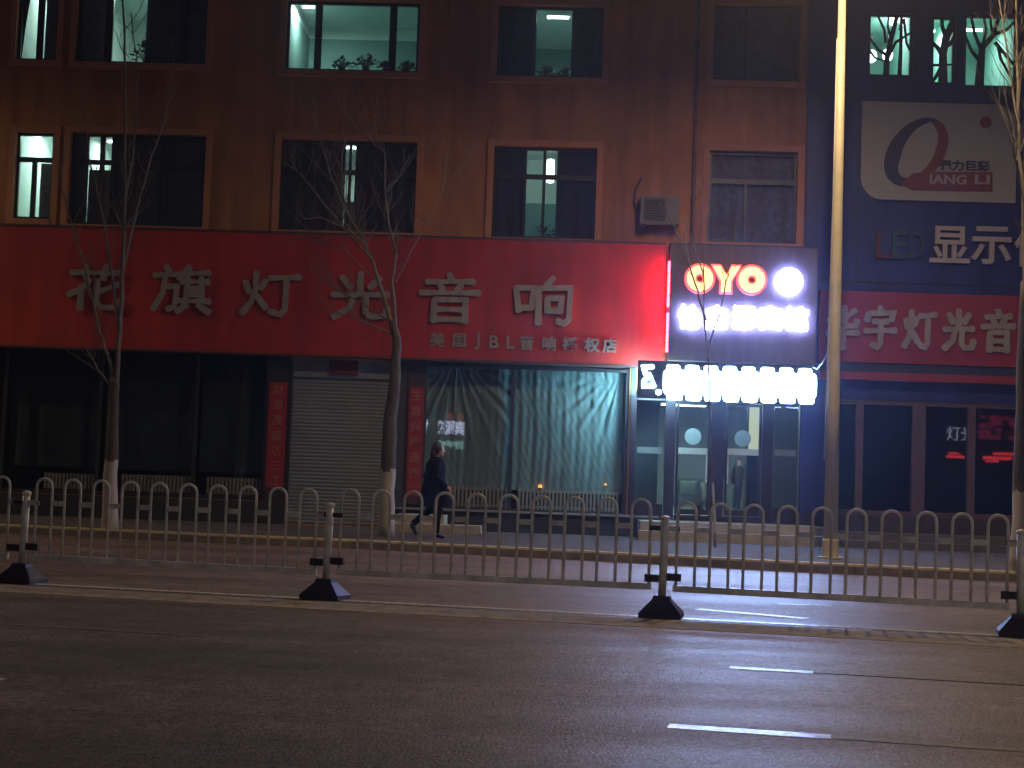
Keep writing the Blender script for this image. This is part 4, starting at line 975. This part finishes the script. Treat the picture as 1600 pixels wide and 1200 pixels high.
tree((1591,893), [(1591,893,25),(1592,782,21),(1594,700,17),(1597,560,14),(1601,440,12)],
     [([(1601,440),(1598,320),(1592,200),(1590,100),(1588,-20)],10,4), ([(1592,200),(1580,110),(1566,30),(1558,-30)],5,2), ([(1601,430),(1625,300),(1640,150)],6,2), ([(1592,160),(1600,80),(1612,0)],4,2), ([(1596,300),(1583,230),(1570,150)],3,1.5)],
     'bare tree with whitewashed foot cut by the right edge of the picture', 8, None, 60)
tree((1118,842), [(1118,842,4.5),(1112,700,3.8),(1106,560,3.2)],
     [([(1106,560),(1100,480),(1100,420),(1104,370),(1108,325)],3.2,2), ([(1102,500),(1090,455),(1080,420),(1062,375),(1048,345),(1030,315)],4,1.8), ([(1105,550),(1124,490),(1134,440),(1141,415),(1150,350)],3.6,1.8), ([(1100,430),(1082,380),(1070,340)],3.2,1.6), ([(1078,415),(1070,370),(1078,330)],2.8,1.5)],
     'thin bare sapling whose twigs cross the glowing red hotel letters', 11, 27.2, 14)

# ---------------------------------------------------------------- people
def skin(vs, es, rs, root=0, sub=1):
    me = bpy.data.meshes.new('s'); me.from_pydata(vs, es, []); o = bpy.data.objects.new('s', me); col.objects.link(o)
    md = o.modifiers.new('k', 'SKIN'); md.use_smooth_shade = True
    for i, d in enumerate(me.skin_vertices[0].data): d.radius = (rs[i], rs[i]) if not isinstance(rs[i], tuple) else rs[i]; d.use_root = (i == root)
    if sub: s = o.modifiers.new('u', 'SUBSURF'); s.levels = sub; s.render_levels = sub
    C.view_layer.update()
    m = bpy.data.meshes.new_from_object(o.evaluated_get(C.evaluated_depsgraph_get())); bpy.data.objects.remove(o)
    mb = MB(); mb.add([tuple(v.co) for v in m.vertices], [tuple(p.vertices) for p in m.polygons]); bpy.data.meshes.remove(m)
    return mb
def person(label, pose, m_skin, m_coat, m_leg, hem=.62, hemw=.27, hemx=.0, hood=False):
    e = empty('person', (0,0,0), label, 'person')
    J = pose; vs, es, rs, idx = [], [], [], {}
    def add(n, p, r, par=None):
        idx[n] = len(vs); vs.append(p); rs.append(r)
        if par: es.append((idx[par], idx[n]))
    add('pelvis', (0,0,.88), .12); add('waist', (.0,0,1.03), .105, 'pelvis'); add('chest', (.01,0,1.24), (.13,.12), 'waist')
    add('neck0', (.02,0,1.385), .062, 'chest'); add('neck1', (.035,0,1.44), .048, 'neck0'); add('skull', (.045,0,1.52), (.075,.07), 'neck1'); add('crown', (.035,0,1.585), (.075,.068), 'skull')
    for s, sd in ((1,'l'),(-1,'r')):
        k, an, to = J['leg_'+sd]
        add('hip'+sd, (0,.085*s,.84), .085, 'pelvis'); add('knee'+sd, (k[0],.085*s,k[1]), .056, 'hip'+sd); add('calf'+sd, ((k[0]*.6+an[0]*.4)-.02,.085*s,k[1]*.6+an[1]*.4), .052, 'knee'+sd)
        add('ank'+sd, (an[0],.085*s,an[1]), .038, 'calf'+sd); add('toe'+sd, (to[0],.09*s,to[1]), .034, 'ank'+sd)
        el, wr = J['arm_'+sd]
        add('sh'+sd, (0,.16*s,1.335), .055, 'chest'); add('el'+sd, (el[0],el[1]*s,el[2]), .042, 'sh'+sd); add('wr'+sd, (wr[0],wr[1]*s,wr[2]), .028, 'el'+sd)
        d = (Vector(wr)-Vector(el)).normalized(); d = Vector((d.x, d.y*s, d.z)); w_ = Vector((wr[0],wr[1]*s,wr[2])); pm = w_+d*.06
        add('palm'+sd, tuple(pm), (.022,.034), 'wr'+sd)
        sdv = d.cross(Vector((0,s,0))).normalized()
        for fi, (o_, L_) in enumerate(((-.027,.055),(-.009,.068),(.009,.072),(.027,.062))):
            b0 = pm + sdv*o_ + d*.03; b1 = b0 + d*L_*.5; b2 = b1 + d*L_*.4 - Vector((0,.018*s,0))
            add(f'f{fi}a'+sd, tuple(b0), .009, 'palm'+sd); add(f'f{fi}b'+sd, tuple(b1), .0085, f'f{fi}a'+sd); add(f'f{fi}c'+sd, tuple(b2), .0075, f'f{fi}b'+sd)
        t0 = pm - d*.02 - sdv*.03; t1 = t0 + d*.03 - sdv*.022; t2 = t1 + d*.028 - sdv*.004
        add('t0'+sd, tuple(t0), .011, 'palm'+sd); add('t1'+sd, tuple(t1), .0095, 't0'+sd); add('t2'+sd, tuple(t2), .008, 't1'+sd)
    body = skin(vs, es, rs)
    # face on the skull: jaw, nose, brow, lips, eyes, ears
    body.ball((.055,0,1.53), .098, 20, 14, (.98,.8,1.22)); body.ball((.10,0,1.455), .04, 12, 8, (1,1.1,.8))
    body.ball((.152,0,1.515), .017, 10, 8, (1.1,.8,1.5)); body.ball((.137,0,1.474), .016, 10, 6, (.7,1.5,.5))
    for s in (1,-1):
        body.ball((.137,.032*s,1.545), .013, 10, 8, (.7,1.2,.7)); body.ball((.045,.08*s,1.52), .022, 10, 8, (.8,.4,1.4))
    body.build('body', m_skin, e, True)
    # trousers and boots
    for sd, s in (('l',1),('r',-1)):
        k, an, to = J['leg_'+sd]
        q = [(0,.085*s,.86),(k[0],.085*s,k[1]),((k[0]*.6+an[0]*.4)-.02,.085*s,k[1]*.6+an[1]*.4),(an[0],.085*s,an[1]+.03)]
        MB().tube(q, [.105,.072,.066,.054], 12).build('trouser_leg', m_leg, e, True)
        dv = Vector((to[0]-an[0],0,to[1]-an[1])).normalized()
        sh = skin([(an[0],.085*s,an[1]+.06),(an[0],.085*s,an[1]-.005),(an[0]+dv.x*.10,.087*s,an[1]+dv.z*.10),(to[0]+dv.x*.03,.09*s,to[1]+dv.z*.03),(an[0]-.045,.085*s,an[1]-.03)], [(0,1),(1,2),(2,3),(1,4)], [.05,.05,.043,.036,.036])
        sh.build('shoe', mat('black_shoe', (.02,.018,.018), .5), e, True)
    # coat: A-line body and sleeves
    prof = [(hem,hemw,.21,hemx),(hem+.03,hemw,.21,hemx),(.85,hemw*.82,.195,hemx*.5),(1.02,.185,.18,.0),(1.18,.18,.19,.005),(1.30,.165,.2,.01),(1.37,.12,.15,.015),(1.42,.072,.08,.02)]
    ct = MB(); n = 20
    for z, a, b, x in prof: ct.v += [(x+a*math.cos(2*math.pi*i/n)*(1+.05*math.sin(5*2*math.pi*i/n)*(z<.8)), b*math.sin(2*math.pi*i/n), z) for i in range(n)]
    for j in range(len(prof)-1): ct.f += [(j*n+i, j*n+(i+1)%n, (j+1)*n+(i+1)%n, (j+1)*n+i) for i in range(n)]
    co = ct.build('coat', m_coat, e, True)
    for sd, s in (('l',1),('r',-1)):
        el, wr = J['arm_'+sd]
        mdp = Vector((0,.155*s,1.33)).lerp(Vector((el[0],el[1]*s,el[2])),.5)
        MB().tube([(0,.12*s,1.35),(0,.17*s,1.32),mdp,(el[0],el[1]*s,el[2]),(wr[0],wr[1]*s,wr[2])], [.06,.075,.068,.058,.045], 12).build('sleeve', m_coat, co, True)
    hr = MB().ball((.025,0,1.56), .108, 20, 12, (1.0,.9,1.08))
    hr.v = [((v[0] if v[0] < .09 or v[2] > 1.60 else .09), v[1], v[2]) for v in hr.v]
    hr.ball((-.045,0,1.45), .075, 14, 10, (.75,1.1,1.7))
    hr.build('hair', mat('black_hair', (.015,.012,.012), .5, .3, 30), e, True)
    return e
skin_m = mat('skin', (.45,.28,.21), .55, .05)
wc = mat('navy_coat', (.004,.0045,.010), .8, .25, 12, spec=.1)
wm = person('woman in a long dark coat walking right past the shop window', {
    'leg_l': ((-.06,.47),(-.34,.21),(-.28,.07)), 'leg_r': ((.07,.47),(.04,.075),(.17,.03)),
    'arm_l': ((-.10,.22,1.07),(.06,.23,.86)), 'arm_r': ((-.03,.22,1.06),(.16,.2,.9))}, skin_m, wc, mat('dark_trousers', (.012,.011,.014), .8, spec=.1),   .56, .31, .05)
q = G(676, 841, .15); wm.location = (q.x, q.y, .15); wm.rotation_euler.z = R_(20)
gm = person('person in black standing inside the hotel lobby by the counter', {
    'leg_l': ((.02,.47),(.0,.075),(.12,.03)), 'leg_r': ((.0,.47),(-.02,.075),(.10,.03)),
    'arm_l': ((.02,.24,1.08),(.2,.2,1.12)), 'arm_r': ((-.02,.24,1.07),(.03,.24,.84))}, skin_m, mat('black_jacket', (.02,.02,.025), .8), mat('black_jeans', (.02,.02,.026), .8), .80, .17)
gy = D+10.2; q = W(1151, 793, gy); gm.location = (q.x, gy, .57); gm.rotation_euler.z = R_(-50); gm.scale = (.84,.84,.84)

# ---------------------------------------------------------------- stand-in lit signs, added across the street to be mirrored in the shop glass
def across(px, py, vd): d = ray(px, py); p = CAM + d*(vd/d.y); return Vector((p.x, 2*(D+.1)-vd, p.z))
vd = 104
oh = empty('hotel_sign', across(695,668,vd), 'added copy of the lit hotel sign across the street, seen only mirrored in the glass', 'hotel sign')
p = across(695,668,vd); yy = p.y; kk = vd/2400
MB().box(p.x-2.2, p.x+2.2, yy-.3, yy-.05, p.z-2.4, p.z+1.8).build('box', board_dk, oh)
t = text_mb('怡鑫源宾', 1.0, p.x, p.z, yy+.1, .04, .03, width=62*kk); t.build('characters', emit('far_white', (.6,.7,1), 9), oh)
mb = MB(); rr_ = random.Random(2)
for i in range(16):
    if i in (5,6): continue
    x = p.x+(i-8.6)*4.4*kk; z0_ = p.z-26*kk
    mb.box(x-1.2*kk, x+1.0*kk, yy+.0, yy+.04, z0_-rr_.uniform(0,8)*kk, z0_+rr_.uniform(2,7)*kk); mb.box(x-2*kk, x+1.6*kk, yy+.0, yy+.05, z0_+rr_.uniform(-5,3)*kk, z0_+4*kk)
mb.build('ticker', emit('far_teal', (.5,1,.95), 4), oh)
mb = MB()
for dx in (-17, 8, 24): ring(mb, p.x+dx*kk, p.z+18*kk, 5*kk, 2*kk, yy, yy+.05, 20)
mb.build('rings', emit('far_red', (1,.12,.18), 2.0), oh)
p = across(1528,715,vd); orr = empty('shop_sign', p, 'added red lit shop sign across the street, seen only mirrored in the glass', 'shop sign')
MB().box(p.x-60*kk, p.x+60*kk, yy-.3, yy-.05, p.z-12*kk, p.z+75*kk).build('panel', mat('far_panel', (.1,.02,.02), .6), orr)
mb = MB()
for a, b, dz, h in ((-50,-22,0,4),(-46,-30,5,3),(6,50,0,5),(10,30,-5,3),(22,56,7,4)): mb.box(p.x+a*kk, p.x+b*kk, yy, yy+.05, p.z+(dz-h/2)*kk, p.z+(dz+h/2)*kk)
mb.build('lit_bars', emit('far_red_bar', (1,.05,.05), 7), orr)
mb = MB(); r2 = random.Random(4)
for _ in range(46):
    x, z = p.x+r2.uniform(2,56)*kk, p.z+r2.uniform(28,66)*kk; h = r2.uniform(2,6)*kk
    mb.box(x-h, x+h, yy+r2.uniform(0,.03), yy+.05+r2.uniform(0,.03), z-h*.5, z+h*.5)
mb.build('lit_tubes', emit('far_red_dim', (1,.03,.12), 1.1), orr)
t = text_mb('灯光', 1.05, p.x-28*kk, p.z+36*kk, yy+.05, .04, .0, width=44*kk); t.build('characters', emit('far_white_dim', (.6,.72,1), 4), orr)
bC = empty('opposite_building', (0, yy-6, 0), 'dark building across the street behind the viewpoint', 'building')
MB().box(-45, 45, yy-12, yy-.32, 0, 14).build('wall', mat('dark_wall', (.1,.08,.07), .9), bC)

# ---------------------------------------------------------------- added haze, stands in for lens glow around the lit signs
hz = MB().box(-60, 60, -48, 60, -1.5, 16).build('haze', MATS['road_paint'])
hm = bpy.data.materials.new('glow_haze'); hm.use_nodes = True; hn = hm.node_tree
hn.nodes.remove(hn.nodes['Principled BSDF']); pv = hn.nodes.new('ShaderNodeVolumePrincipled')
pv.inputs['Color'].default_value = (.62,.70,1,1); pv.inputs['Density'].default_value = .0019; pv.inputs['Anisotropy'].default_value = .8
hn.links.new(pv.outputs[0], hn.nodes['Material Output'].inputs['Volume'])
hz.data.materials[0] = hm; hz['kind'] = 'stuff'; hz['label'] = 'thin added haze standing in for the lens glow around the lit signs'; hz['category'] = 'haze'
